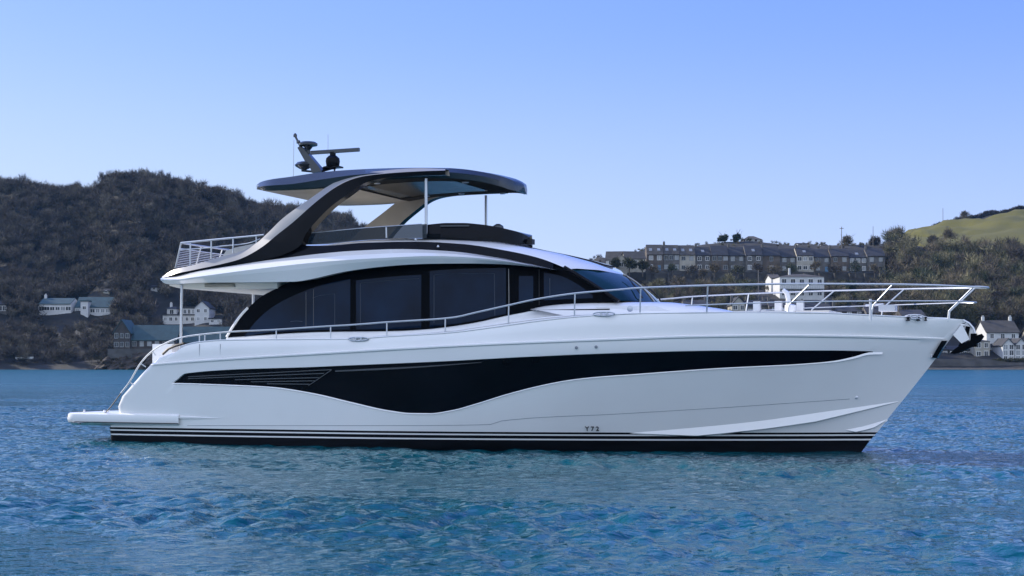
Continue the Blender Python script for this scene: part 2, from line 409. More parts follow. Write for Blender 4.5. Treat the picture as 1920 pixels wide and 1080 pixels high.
# ---- deckhouse
GB = [(424, 633), (600, 622.7), (746, 620.6), (800, 617.5), (833, 614), (892, 605), (950, 592), (991, 584), (1023, 576), (1067, 570), (1157, 564.5)]
HI = [(424, 632.5), (440, 607), (465, 578), (490, 556), (520, 540), (552, 525), (596, 516), (660, 503), (722, 495), (810, 490), (927, 490), (1020, 498), (1058, 503), (1100, 528), (1130, 545), (1157, 563)]
fGB, fHI = pchip(GB), pchip(HI)
def wd(x, z):
    base = 2.16-.10*max(0, z-2.3)
    return base-.35*smooth((x-9.)/6.5)
cab_base = side_rows(424, 1075, 80, [(lambda x: fGB(x)+ (30 if x < 1000 else 26), lambda x, z: wd(x, z)+.06), (lambda x: fGB(x)+1.5, lambda x, z: wd(x, z)+.035), (fGB, wd)])
b = MB(); b.grid(cab_base); b.grid([[mir(p) for p in r] for r in cab_base]); cab = b.build('cabin_base', M['gel'], yacht)
dk = solid('deckhouse', side_rows(424, 1157, 120, [(fGB, wd), (lambda x: .66*fGB(x)+.34*fHI(x), wd), (lambda x: .33*fGB(x)+.67*fHI(x), wd), (fHI, wd)]), 'frame', crown=0.)
# glazed side panes
G_lo = [(a, c-4) for a, c in GB]
p1 = [(458, 631), (480, 603), (508, 578), (537, 561), (578, 543), (620, 530.5), (657, 523)]
panes = [(459, 657, p1, [(459, 631.4)]+[(x, float(fGB(x))-4) for x in (500, 560, 600, 657)]),
         (668, 790, [(668, 526), (730, 519), (790, 515)], G_lo), (806, 949, [(806, 508), (870, 504), (949, 502.5)], G_lo),
         (973, 1000, [(973, 519), (976, 517.5), (997, 517.5), (1000, 519)], [(973, 565), (976, 566.5), (997, 566.5), (1000, 565)]),
         (1020, 1112, [(1020, 511), (1050, 517), (1078, 530), (1112, 554)], [(1020, 563), (1060, 561), (1112, 559)])]
for x0, x1, hi, lo in panes:
    panel('window_pane', x0, x1, 30, lo, hi, wd, .008, 'glass', dk, thick=.012)
# door edge trim, white strip standing for the highlight on the aft curve
seam('door_trim', [(954, 504), (954.5, 550), (954.5, 590)], wd, r=.008, out=.01, m='silver', sub=3, parent=dk)
seam('door_trim', [(1011, 504), (1011, 540), (1011, 572)], wd, r=.008, out=.004, m='rubber', sub=3, parent=dk)
seam('side_highlight', [(425, 632), (437, 612), (452, 591), (465, 577)], wd, r=.035, out=.0, m='gel', sub=5, parent=dk)
# curtains and bright window frames behind the glass read as thin verticals
for px in (574, 588): seam('window_mullion', [(px, float(pchip(p1)(px))+3), (px, 580), (px, 617)], wd, r=.009, out=.006, m='graphite', sub=3, parent=dk)
for px in (): seam('window_mullion', [(px, 527), (px, 570), (px, 612)], wd, r=.008, out=.006, m='graphite', sub=3, parent=dk)

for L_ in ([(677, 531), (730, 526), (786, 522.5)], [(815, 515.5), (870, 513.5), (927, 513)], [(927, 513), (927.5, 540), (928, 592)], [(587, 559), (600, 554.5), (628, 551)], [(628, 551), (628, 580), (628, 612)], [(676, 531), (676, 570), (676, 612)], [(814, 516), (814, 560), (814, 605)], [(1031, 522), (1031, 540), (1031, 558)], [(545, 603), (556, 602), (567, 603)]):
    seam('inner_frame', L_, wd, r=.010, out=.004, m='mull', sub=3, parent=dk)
# ---- flybridge moulding (white)
MT = [(301, 522), (304, 520), (330, 515.5), (362, 508.5), (450, 495), (537, 483.5), (606, 475), (660, 470.5), (752, 467), (839, 470.6), (927, 482), (1000, 496), (1037, 504.5)]
MF = [(301, 523.5), (304, 524), (330, 524), (362, 520), (460, 507), (567, 494.5), (635, 488.5), (720, 483.5), (810, 480), (870, 482), (927, 487), (1000, 498.5), (1037, 505)]
ML = [(301, 525), (306, 530), (317, 533), (340, 532), (386, 530), (470, 529.5), (552, 528), (575, 525), (596, 520.5), (635, 511.5), (660, 507), (722, 499.5), (770, 496), (810, 494.5), (870, 494), (927, 495), (1000, 500.5), (1037, 505.6)]
fMT, fMF, fML = pchip(MT), pchip(MF), pchip(ML)
def wn(k):
    def f(x, z): return (k-.42*smooth((x-6.)/8.)-.25*smooth((3.2-x)/1.6)**2)
    return f
mo = solid('flybridge_moulding', side_rows(301, 1037, 130, [(lambda x: fML(x)-1, wn(2.25)), (fML, wn(2.42)), (lambda x: .3*fML(x)+.7*fMF(x), wn(2.53)), (fMF, wn(2.56)), (lambda x: .5*fMF(x)+.5*fMT(x), wn(2.48)), (fMT, wn(2.30))]), 'gel', smooth=7)
# soffit under the aft overhang
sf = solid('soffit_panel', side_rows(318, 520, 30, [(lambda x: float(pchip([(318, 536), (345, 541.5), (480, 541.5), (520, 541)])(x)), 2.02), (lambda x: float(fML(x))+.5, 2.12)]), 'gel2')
for s in (1, -1):
    q = on(400, 542, 1.2); MB().lathe([(.05, -.012), (.06, 0)], at=(q.x, -1.1*s, q.z-.0)).build('soffit_light', M['steel'], sf)
q0 = on(386, 535, 2.1); q1 = on(440, 535, 2.1)
b = MB(); b.box((q0.x, q0.y-.06, q0.z-.05), (q1.x, q0.y+.3, q0.z+.03)); b.build('soffit_box', M['beige'], sf)

# ---- dark coaming band under the flybridge glass
BT = [(440, 486), (480, 478), (520, 470), (560, 460), (600, 461), (687, 455), (778, 453), (862, 457), (950, 470), (1008, 483), (1037, 493), (1060, 503)]
fBT = pchip(BT)
solid('side_coaming', side_rows(440, 1037, 90, [(lambda x: fMT(x)+3, wn(2.22)), (lambda x: fMT(x)-1, wn(2.28)), (fBT, wn(2.16))]), 'black')
# ---- white roof forward, down to the windscreen
RE = [(562, 459.5), (606, 458.5), (693, 450.5), (781, 448), (862, 451), (921, 455.5), (976, 464), (1023, 475.5), (1058, 492), (1064, 503.5)]
def w_roof(k):
    return lambda x, z: k-.42*smooth((x-6.)/8.)
rE0 = [on(x, float(pchip([(562, 461), (600, 461), (687, 455), (778, 453), (862, 457), (950, 470), (1008, 483), (1037, 493), (1064, 504.5)])(x)), w_roof(2.15)) for x in np.linspace(562, 1064, 70)]
rE1 = [on(x, float(pchip([(562, 460), (606, 458.5), (693, 450.5), (781, 448), (862, 451.5), (976, 463.5), (1023, 474.5), (1060, 490), (1082, 503.5)])(x)), w_roof(1.98)) for x in np.linspace(562, 1082, 70)]
rE2 = [on(x, float(pchip([(590, 458), (693, 449), (781, 446), (842, 447), (921, 452), (976, 460.5), (1008, 467.5), (1060, 478), (1100, 491), (1118, 499), (1124, 506.5)])(x)), 1.05) for x in np.linspace(590, 1124, 70)]
rE3 = [Vector((on(x, 470, 0.).x, 0, on(x, float(pchip([(620, 458), (781, 446.5), (842, 448), (921, 453), (976, 462), (1008, 469), (1060, 479.5), (1110, 492), (1150, 507), (1168, 515)])(x)), 0.).z)) for x in np.linspace(620, 1168, 70)]
b = MB(); b.grid([rE0, rE1, rE2, rE3]); b.grid([[mir(p) for p in r] for r in (rE0, rE1, rE2, rE3)]); roof = b.build('cabin_roof', M['gel'], yacht, smooth=40, merge=.001)
# dark skylight strip on the far slope of the roof
b = MB(); A = [Vector((p.x, .55, p.z+.035)) for p in rE3[46:64]]; B_ = [Vector((p.x, 1.35, p.z+.03)) for p in rE3[46:64]]
A2 = [Vector((p.x, .5, p.z-.05)) for p in A]; B2 = [Vector((p.x, 1.4, p.z-.08)) for p in B_]
b.grid([A2, A, B_, B2]); b.build('skylight', M['black'], roof)
# ---- windscreen: near corner, centre, far corner
ws_t = [on(1064, 505, 1.72), on(1095, 505.5, 1.40), on(1130, 508.5, .85), on(1168, 515, 0.)]
ws_b = [on(1157, 563.5, 1.80), on(1186, 564, 1.38), on(1205, 564.5, .80), on(1226, 566, 0.)]
def full(side): return side+[mir(p) for p in reversed(side[:-1])]
wt, wb = cr(full(ws_t), 6), cr(full(ws_b), 6)
G = []
for j in range(9):
    t = j/8; bulge = math.sin(t*math.pi)*.05
    G.append([a_.lerp(c_, t)+Vector((bulge, 0, bulge)) for a_, c_ in zip(wt, wb)])
ws = MB().grid(G).build('windscreen', M['wsglass'], yacht, smooth=60)
# pillars: near, far, plus slim mullions
for s in (1, -1):
    f_ = (lambda p: p) if s == 1 else mir
    pts = [on(1058, 501, 1.78), on(1100, 526, 1.80), on(1130, 545, 1.81), on(1160, 565, 1.82)]
    MB().tube([f_(p) for p in cr(pts, 4)], .05, 6).build('pillar', M['black'], ws)
    MB().tube([f_(p)+Vector((.01, 0, .01)) for p in cr([on(1062, 503, 1.72), on(1110, 533, 1.78), on(1158, 563, 1.80)], 4)], .012, 5).build('windscreen_trim', M['silver'], ws)
for k in (14, 22):
    pass
cm = [G[j][len(G[0])//2]+Vector((.01, 0, .01)) for j in range(9)]
MB().tube(cm, .02, 6).build('windscreen_mullion', M['silver'], ws)
for y_ in (-.75, .75):
    i0 = min(range(len(wb)), key=lambda i: abs(wb[i].y-y_)); a_ = G[7][i0]+Vector((.05, 0, .06)); c_ = G[2][max(0, i0-3 if y_ > 0 else i0+3)]+Vector((.06, 0, .06))
    b = MB(); b.tube([a_+Vector((.05, 0, -.1)), a_, a_.lerp(c_, .6)], [.02, .018, .012], 6); d_ = a_.lerp(c_, .55)
    b.tube([d_+(c_-a_)*-.35+Vector((.01, .05, .01)), d_+(c_-a_)*.45+Vector((.0, -.05, .01))], .012, 5); b.build('wiper', M['rubber'], ws)

# ---- foredeck coachroof
CT = [(994, 579.5), (1008, 576), (1023, 573), (1067, 568.7), (1117, 566.7), (1190, 566), (1257, 567), (1277, 569), (1321, 574.6), (1350, 579), (1376, 585), (1386, 589)]
CB = [(994, 580.5), (1023, 581), (1142, 583), (1204, 588), (1260, 589), (1321, 590), (1386, 592)]
fCT, fCB = pchip(CT), pchip(CB)
def wc(k): return lambda x, z: max(.4, k-.55*smooth((x-11)/5.))
co = solid('coachroof', side_rows(994, 1386, 60, [(lambda x: float(fCB(x))+.5+12*smooth((x-994)/90.), wc(2.26)), (fCB, wc(2.20)), (lambda x: .5*fCB(x)+.5*fCT(x), wc(2.14)), (lambda x: .15*fCB(x)+.85*fCT(x), wc(2.05)), (fCT, wc(1.85))]), 'gel', smooth=35)
panel('coachroof_slot', 1008, 1143, 20, [(1008, 583), (1143, 580.6)], [(1008, 580.8), (1143, 578.8)], wc(2.19), .01, 'black', co, thick=.03)
panel('coachroof_panel', 1118, 1262, 20, [(1118, 585), (1262, 586)], [(1118, 576), (1160, 573.5), (1225, 574), (1245, 579), (1262, 585)], wc(2.15), .02, 'gel', co, thick=.05)
q = on(1182, 579, 2.12)
for s in (1, -1):
    o = MB().lathe([(.03, 0), (.07, 0), (.07, .02), (.045, .03)], n=16).build('deck_filler', M['steel'], co); o.location = (q.x, (q.y-.02)*s, q.z); o.rotation_euler = (R(90)*s, 0, 0)
seam('hatch_seam', [(1262, 569), (1290, 577), (1302, 584)], 1.4, r=.01, m='seam', parent=co, both=False)
# sunpad cushion on the foredeck
b = MB(); x0 = on(1290, 580, 1.0).x
for i in range(3):
    z0 = on(1330+i*30, 582, 1.0).z
    b.box((x0+.9+i*.8, -1.0, z0-.25), (x0+1.65+i*.8, 1.0, z0-.02))
b.build('sunpad', M['cushion'], yacht)

# ---- hardtop
HB = [(482, 355), (486, 356), (571, 353.5), (640, 347), (693, 338), (745, 334), (795, 332.5), (850, 334.5), (897, 340), (935, 348.5), (962, 357), (972, 358), (981, 351)]
HM = [(482, 351), (486, 350), (547, 345), (606, 336), (664, 328), (722, 324), (781, 322), (839, 323), (897, 329), (935, 338), (962, 348), (981, 350.5)]
HT = [(482, 346), (489, 341), (547, 331), (606, 322.5), (664, 318), (722, 315.5), (781, 314.5), (839, 315), (868, 317), (897, 321), (935, 329), (956, 336), (981, 349.5)]
fHB, fHM, fHT = pchip(HB), pchip(HM), pchip(HT)
x_hf = on(981, 350, 0.).x; x_h0 = on(482, 350, 1.9).x
def w_ht(k):
    def f(x, z):
        d = max(0., (x-(x_hf-3.2))/3.2); a = max(0., (x_h0+.5-x)/.5)
        return max(.05, k*math.sqrt(max(0, 1-min(1, d)**2.4))-.15*min(1, a)**2)
    return f
ht = solid('hardtop', side_rows(482, 981, 110, [(lambda x: fHB(x)-.5, w_ht(1.95)), (fHB, w_ht(2.03)), (fHM, w_ht(2.10)), (fHT, w_ht(1.85))]), 'graphite', smooth=30, crown=.05)
# lining panels under the hardtop (beige aft, black sunroof recess, grey front)
def lining(name, pxa, pxb, k0, k1, m, dz):
    G = []
    for j in range(9):
        kk = k0+(k1-k0)*j/8
        r_ = []
        for x in np.linspace(pxa, pxb, 24):
            p = on(x, float(fHB(x)), w_ht(2.03)); wv = abs(p.y); r_.append(Vector((p.x, kk*wv, p.z-dz)))
        G.append(r_)
    up = [[Vector((p.x, p.y, p.z+.02)) for p in G[0]]]+G+[[Vector((p.x, p.y, p.z+.02)) for p in G[-1]]]
    return MB().grid(up).build(name, M[m], ht)
lining('aft_lining', 488, 640, -.93, .93, 'beige', .008)
lining('sunroof', 668, 835, -.62, .62, 'black', .010)
lining('side_lining', 642, 880, -.96, -.66, 'grey', .009); lining('side_lining', 642, 880, .66, .96, 'grey', .009)
lining('front_lining', 842, 945, -.9, .9, 'grey', .012)
for px, y_ in ((850, -1.25), (850, 1.25), (690, -1.5), (690, 1.5), (760, 1.5)):
    p = on(px, float(fHB(px)), 2.0); MB().lathe([(.07, -.012), (.09, .01)], at=(p.x, y_, p.z-.016)).build('ceiling_light', M['steel'], ht)
# nav light at the aft corner
for s in (1, -1):
    q = on(484, 351, 1.86); b = MB(); b.box((q.x-.03, -s*1.86-.03, q.z-.06), (q.x+.03, -s*1.86+.03, q.z+.05)); b.build('nav_light', M['steel'], ht)

# ---- sweeping arms from stern tip to hardtop
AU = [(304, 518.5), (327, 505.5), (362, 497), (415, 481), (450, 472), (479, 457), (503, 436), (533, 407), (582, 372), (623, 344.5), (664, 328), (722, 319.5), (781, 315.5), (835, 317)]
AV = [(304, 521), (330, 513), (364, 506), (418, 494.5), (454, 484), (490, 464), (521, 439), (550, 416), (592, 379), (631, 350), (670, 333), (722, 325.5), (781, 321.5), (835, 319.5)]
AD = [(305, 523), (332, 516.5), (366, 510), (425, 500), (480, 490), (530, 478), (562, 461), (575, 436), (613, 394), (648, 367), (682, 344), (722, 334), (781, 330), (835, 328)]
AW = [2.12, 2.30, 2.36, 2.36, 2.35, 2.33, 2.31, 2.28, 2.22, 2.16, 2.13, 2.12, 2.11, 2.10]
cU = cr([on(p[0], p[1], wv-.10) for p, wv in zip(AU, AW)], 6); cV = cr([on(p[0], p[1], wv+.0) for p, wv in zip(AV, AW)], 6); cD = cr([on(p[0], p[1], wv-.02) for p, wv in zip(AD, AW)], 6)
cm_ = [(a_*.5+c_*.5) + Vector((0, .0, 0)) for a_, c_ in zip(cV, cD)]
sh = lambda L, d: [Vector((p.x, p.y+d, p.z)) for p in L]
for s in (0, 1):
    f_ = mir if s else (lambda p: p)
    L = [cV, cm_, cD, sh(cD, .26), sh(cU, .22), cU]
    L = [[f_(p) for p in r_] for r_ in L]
    b = MB(); b.grid(L, closed=True, mis=[0, 0, 0, 2, 0, 1]); b.build('arch_leg', [M['black'], M['silver'], M['beige']], yacht, smooth=25)  # leg faces: paler grey upper facet, black outer side, beige inner side
# ---- poles
for s in (1, -1):
    q = on(799, 337, 1.93); q2 = on(799, 432, 1.93)
    MB().tube([(q.x, -s*1.93, q.z+.03), (q.x, -s*1.93, q2.z-.1)], .036, 12).build('hardtop_pole', M['steel'], yacht)
    q = on(341, 541, 2.1); q2 = on(339, 652, 2.1)
    ex = 0 if s > 0 else .35
    MB().tube([(q.x-ex, -s*2.0 if s < 0 else -2.1, q.z+.09), (q2.x-ex, -s*2.0 if s < 0 else -2.1, q2.z-.1)], .036, 12).build('overhang_post', M['steel'], yacht)
# ---- flybridge glass, helm console cowl
def w_fg(x, z): return 2.03-.25*smooth((x-9)/4.)
SGT = [(565, 440), (571, 438.5), (682, 428), (781, 421), (800, 420)]; SGB = [(563, 459), (606, 458), (693, 449.5), (781, 446.5), (800, 446.5)]
for o in panel('side_glass', 564, 800, 30, SGB, SGT, w_fg, 0, 'coaming_glass', yacht, thick=.02): pass
seam('glass_rail', [(571, 438), (640, 431.5), (682, 427.5), (740, 423.5), (790, 420)], w_fg, r=.014, m='steel', out=-.01)
seam('glass_post', [(724.5, 426), (725, 446)], w_fg, r=.022, m='steel', out=.01, sub=2)
seam('glass_brace', [(722, 428), (703, 446)], w_fg, r=.008, m='steel', out=-.2, sub=2)
FT = [(790, 423), (812, 420), (839, 418), (868, 418), (900, 420.5), (927, 424.5), (955, 430.5), (979, 437.5), (991, 444)]
FL = [(790, 447), (868, 450), (921, 454), (956, 459.5), (974, 459), (991, 446)]
x_ff = on(991, 446, 0.).x
def w_fc(k):
    return lambda x, z: max(.05, k*math.sqrt(max(0, 1-min(1, max(0, (x-(x_ff-2.6))/2.6))**2.2)))
hc = solid('helm_cowl', side_rows(792, 991, 50, [(pchip(FL), w_fc(1.98)), (lambda x: .35*pchip(FT)(x)+.65*pchip(FL)(x), w_fc(2.0)), (pchip(FT), w_fc(1.88))]), 'black', smooth=30)
panel('cowl_trim', 826, 880, 10, [(826, 425), (880, 424.5)], [(826, 422.5), (880, 422)], w_fc(1.97), .01, 'graphite', hc)
q = on(927, 424, 0.3)
b = MB(); b.lathe([(.13, -.02), (.15, .03), (.13, .12), (.05, .17)], at=(q.x+.1, -.3, q.z-.12)); b.build('helm_light', M['graphite'], hc)
# searchlight / camera on the roof nose
q = on(992, 454, 0.)
b = MB(); b.tube([(q.x-.25, 0, q.z-.12), (q.x-.2, 0, q.z), (q.x, 0, q.z)], .025, 8); b.box((q.x-.05, -.09, q.z-.06), (q.x+.12, .09, q.z+.07)); b.build('searchlight', M['rubber'], yacht)
for px in (780, 822):
    q = on(px, 449 if px < 800 else 462, 2.12); b = MB(); b.lathe([(.03, 0), (.03, .02), (.015, .05)], at=(q.x, q.y-.02, q.z-.02)); b.build('deck_fitting', M['steel'], roof)
# ---- interior of the flybridge: seats and wet bar, seen above the coaming
zf_ = on(600, 470, 2.0).z-.25
def seat_block(x0, x1, y0, y1, z0, h, back=None, name='sofa'):
    b = MB(); b.box((x0, y0, z0), (x1, y1, z0+h*.45), 0); b.box((x0+.02, y0+.02, z0+h*.45+.002), (x1-.02, y1-.02, z0+h*.65), 1)
    if back == 'out': 
        ys = (y0, y0+.15) if y0 < 0 else (y1-.15, y1); b.box((x0, ys[0]+.003, z0+h*.65), (x1, ys[1]-.003, z0+h), 1)
    o = b.build(name, [M['gel'], M['cushion']], yacht); return o
xa = on(418, 480, 1.8).x
for s in (1, -1):
    P0 = [on(x, y, 1.95) for x, y in ((418, 479), (424, 470), (440, 464.5), (480, 456), (494, 452))]
    lo = [Vector((p.x, p.y, p.z-.45)) for p in P0]; inn = [Vector((p.x, p.y+.5, p.z-.03)) for p in P0]; inl = [Vector((p.x, p.y+.5, p.z-.45)) for p in P0]
    L = [lo, P0, inn, inl]; L = [[mir(p) for p in r_] for r_ in L] if s < 0 else L
    MB().grid(L, closed=True).build('sun_lounge', M['cushion'], yacht, smooth=40)
# ---- aft flybridge rail with slatted screen
def wr(x, z): return 2.15
tr = [on(x, y, 2.15) for x, y in ((339, 455.5), (380, 451.5), (421, 447.5), (460, 444), (495, 440.5))]
mr_ = [on(x, y, 2.15) for x, y in ((337, 468), (380, 465.5), (421, 461), (450, 458.5), (470, 455), (488, 448))]
post = [((357, 454), (356.5, 498)), ((396, 450), (396, 486)), ((437, 446), (437, 475)), ((480.5, 442), (480.5, 458))]
fr = empty('aft_guard_rail'); fr.parent = yacht; 
bb = []
pc_t, pc_b = on(339.5, 455.5, 2.15), on(329, 503, 2.05)
for s in (1, -1):
    f_ = mir if s < 0 else (lambda p: p)
    MB().tube([f_(p) for p in cr(tr, 5)], .024, 8).build('top_rail', M['steel'], fr)
    MB().tube([f_(p) for p in cr(mr_, 5)], .015, 8).build('mid_rail', M['steel'], fr)
    for a_, c_ in post:
        MB().tube([f_(on(*a_, 2.15)), f_(on(*c_, 2.15))], .02, 8).build('stanchion', M['steel'], fr)
    MB().tube([f_(pc_t), f_(pc_b)], .022, 8).build('stanchion', M['steel'], fr)
def bow(p, k=.12):  # transverse, slightly bowed aft
    return [Vector((p.x-k*(1-(2*t-1)**2), p.y*(1-2*t), p.z)) for t in np.linspace(0, 1, 13)]
MB().tube(bow(pc_t), .024, 8).build('top_rail', M['steel'], fr)
b = MB()
for i in range(12):
    t = .22+.76*i/11; b.tube(bow(pc_t.lerp(pc_b, t)), .009 if i else .016, 5)
b.build('slat_screen', M['steel'], fr)
for t in (.25, .5, .75):
    A, B_ = bow(pc_t), bow(pc_b); k = int(t*12); MB().tube([A[k], B_[k]], .016, 6).build('stanchion', M['steel'], fr)

# ---- mast, radar, domes
q = lambda px, py, y=0.: (lambda p: Vector((p.x, -y, p.z)))(on(px, py, y))
mast = MB()
A0, A1, A2, A3 = q(563, 277), q(568, 276), q(602, 316), q(590, 322)
for s in (1, -1):
    pass
def slab(pts, y0, y1):
    n = len(pts); V = [Vector((p.x, y0, p.z)) for p in pts]+[Vector((p.x, y1, p.z)) for p in pts]
    return V, [tuple(range(n))[::-1], tuple(n+i for i in range(n))]+[(i, (i+1) % n, n+(i+1) % n, n+i) for i in range(n)]
V_, F_ = slab([q(561, 278), q(565, 275), q(572, 279), q(601, 313), q(606, 322), q(588, 325), q(586, 318), q(575, 303)], -.10, .10)
mast.add(V_, F_)
mast.tube([q(565, 277), q(560, 268), q(554, 256)], [.04, .03, .03], 8)
mast.tube([q(560, 268), q(559, 264)], [.06, .05], 8)
mast.lathe([(.05, 0), (.05, .06), (.02, .1)], at=q(553.5, 257))
mst = mast.build('mast', M['graphite'], yacht, smooth=30)
MB().tube([q(552.5, 254), q(552.8, 249.5)], .008, 5).build('mast_light', M['steel'], mst)
b = MB(); p = q(578, 273); b.lathe([(.04, -.32), (.05, -.12), (.10, -.06), (.12, -.03), (.245, .0), (.25, .05), (.20, .09), (.05, .10)], at=p); b.tube([q(575, 284), q(579, 279)], .06, 8); b.build('gps_dome', M['graphite'], mst)
b = MB(); p = q(570, 311)
b.lathe([(.03, -.12), (.12, -.08), (.22, -.02), (.25, .02), (.18, .09), (.06, .12)], at=p); b.tube([q(566, 320), q(590, 322)], .03, 6); b.tube([p+Vector((0, 0, -.1)), q(572, 320)], .02, 6); b.build('satellite_dome', M['graphite'], mst)
b = MB(); p = q(624, 311)
b.lathe([(.06, -.09), (.15, -.05), (.17, .0), (.19, .12), (.175, .2), (.12, .25), (.08, .28), (.08, .36)], at=p); b.box((p.x-.2, -.14, p.z-.06), (p.x+.24, .14, p.z-.02))
b.tube([q(628, 316), q(627, 321)], .02, 6); b.tube([q(606, 316), q(618, 312)], .045, 8); b.tube([q(604, 321), q(622, 316)], .03, 6); rad = b.build('radar_pedestal', M['black'], mst)
e0, e1 = q(583, 286.5), q(673.5, 280.5)
ax = (e1-e0).normalized(); up = Vector((-ax.z, 0, ax.x)); mtx = Matrix.Translation(e0)
b = MB(); L_ = (e1-e0).length
pr_ = [(-.045, -.05), (-.045, .03), (-.02, .05), (.045, .04), (.045, -.04), (.0, -.055)]
rows_ = [[e0+ax*t+up*z+Vector((0, y, 0)) for t in (0, L_)] for y, z in pr_]
b.grid(rows_, closed=True); b.F += [tuple(range(0, 12, 2)), tuple(range(1, 12, 2))]; b.mi += [0, 0]; b.build('radar_scanner', M['graphite'], rad)
MB().tube([q(551, 262, .3), q(550, 332, .3)], .006, 5).build('whip_antenna', M['seam'], mst)
MB().tube([q(615, 252, -.6), q(615, 318, -.6)], .006, 5).build('whip_antenna', M['seam'], mst)

# ---- side and bow rails
w_in = lambda x, z: max(.22, wh(min(x, float(xstem(z))-.3), min(z, 2.9))-.12)
wS = lambda k=.11: (lambda x, z: max(.25, wh(x, float(zS(min(max(x, 1.), 20.3))))-k))
RAIL = [(227, 737), (243, 716), (263, 682), (286, 658), (316, 641), (342, 632.5), (374, 627.5), (432, 622), (517, 618), (600, 612.5), (660, 609), (725, 604), (800, 599.5), (833, 597), (860, 593.5), (892, 586), (950, 573), (1008, 560.5), (1078, 550), (1160, 543), (1204, 539.5), (1327, 535), (1455, 532.5), (1520, 532), (1675, 533), (1760, 535), (1815, 537.5)]
x_tip = on(1853, 541, 0.).x
def w_rail(x, z):
    u = max(0, min(1, (x-9)/(x_tip-9))); return 2.62*(1-u**2.7)**.8 if x > 9 else 2.62-.06*max(0, (3-x)/3)
near = [on(x, y, w_rail) for x, y in RAIL]
zt_ = near[-1].z
last = near[-1]
tipn = [Vector((last.x+(x_tip-last.x)*.55, last.y*.72, zt_)), Vector((x_tip-.02, last.y*.35, zt_-.01)), Vector((x_tip, 0, zt_-.01))]
allr = near+tipn; allr = allr+[mir(p) for p in reversed(allr[:-1])]
br = empty('guard_rail'); br.parent = yacht
MB().tube(cr(allr, 5), .021, 8).build('top_rail', M['steel'], br)
MID = [(1285, 573), (1321, 571.6), (1420, 568), (1491, 566), (1632, 564.5), (1783, 564.5), (1815, 566)]
nm = [on(x, y, w_rail) for x, y in MID]; lm = nm[-1]
allm = nm+[Vector((lm.x+.12, lm.y*.6, lm.z)), Vector((lm.x+.16, 0, lm.z))]; allm = allm+[mir(p) for p in reversed(allm[:-1])]
MB().tube(cr(allm, 5), .014, 8).build('mid_rail', M['steel'], br)
def deckpt(px, py, k=.1):
    return on(px, py, lambda x, z: max(.15, wh(x, float(zS(max(1.2, min(x, 20.4)))))-k))
ST = [[(374, 628), (374, 640)], [(384, 627), (384, 640)], [(413, 624), (413, 639)], [(518, 618), (518, 638)], [(620, 611.5), (620, 638)], [(725.5, 604), (725, 633)], [(835, 597), (834.5, 626)], [(954, 572.5), (953, 612)], [(1078, 550), (1077, 596)], [(1201, 540), (1200, 589)], [(1327, 535), (1325, 588)],
      [(1519, 532.5), (1479, 572), (1477, 588)], [(1674, 533.5), (1637, 573), (1633, 593)], [(1824, 539), (1779, 583), (1777, 600)]]
for pl in ST:
    P = [on(*pl[0], w_rail)]+[deckpt(*p) for p in pl[1:-1]]+[deckpt(*pl[-1])]
    P[-1].z -= .04
    for s in (1, -1): MB().tube([mir(p) if s < 0 else p for p in P], .017, 8).build('stanchion', M['steel'], br)
# lower stay of the aft handrail
for s in (1, -1):
    P = [on(227, 737, w_rail), on(210, 760, w_rail), on(198, 774, w_rail)]
    MB().tube([mir(p) if s < 0 else p for p in P], .014, 6).build('rail_stay', M['rubber'], br)
    for a_, c_ in (((243, 716), (250, 722)), ((263, 681), (273, 688)), ((286, 658), (292, 667))):
        MB().tube([mir(p) if s < 0 else p for p in (on(*a_, w_rail), on(*c_, lambda x, z: wh(x, z)-.1))], .014, 6).build('rail_bracket', M['steel'], br)
    # steps and cover of the aft side stair
    P = [on(x, y, 2.3) for x, y in ((305, 664), (316, 654), (330, 648), (345, 644))]
    MB().tube([mir(p) if s < 0 else p for p in P], .035, 6).build('stair_edge', M['rubber'], yacht)
seam('toe_rail', [(700, 631), (833, 622), (892, 614), (950, 606), (1008, 598), (1075, 591.5), (1150, 588)], lambda x, z: wh(x, z)-.16, r=.022, m='gel')

seam('cap_rail', SHEER[1:-1], lambda x, z: wh(x, z)-.075, r=.016, m='gel', sub=5)
# ---- fairleads and cleats
def fairlead(px, py, L=.26, m='steel', out=.02):
    for s in (1, -1):
        c = on(px, py, lambda x, z: wh(x, z)-.05); c = Vector((c.x, c.y-out, c.z))
        ang = [2*math.pi*i/20 for i in range(21)]
        P = [c+Vector((L*math.cos(a_), 0, .045*math.sin(a_))) for a_ in ang]
        b = MB(); b.tube(P, .016, 6, cap=False)
        for d in (-.07, .07): b.tube([c+Vector((d, .0, -.04)), c+Vector((d, .0, .04))], .022, 8)
        b.tube([c+Vector((-.12, .0, .035)), c+Vector((.12, 0, .035))], .02, 8)
        if s < 0: b.V = [(v[0], -v[1], v[2]) for v in b.V]
        b.build('fairlead', M[m], yacht)
fairlead(673, 635.5); fairlead(1133, 588.5, .25); 
fairlead(1714, 594, .2); 
for s in (1, -1):
    b = MB()
    for px, r_ in ((1703, .05), (1722, .05), (1736, .035)):
        c = on(px, 598, lambda x, z: wh(x, z)-.03); b.lathe([(r_*.4, -.05), (r_, -.04), (r_*.5, .0), (r_, .04), (r_*.4, .05)], at=(c.x, c.y-.03, c.z))
    if s < 0: b.V = [(v[0], -v[1], v[2]) for v in b.V]
    b.build('mooring_roller', M['rubber'], yacht)
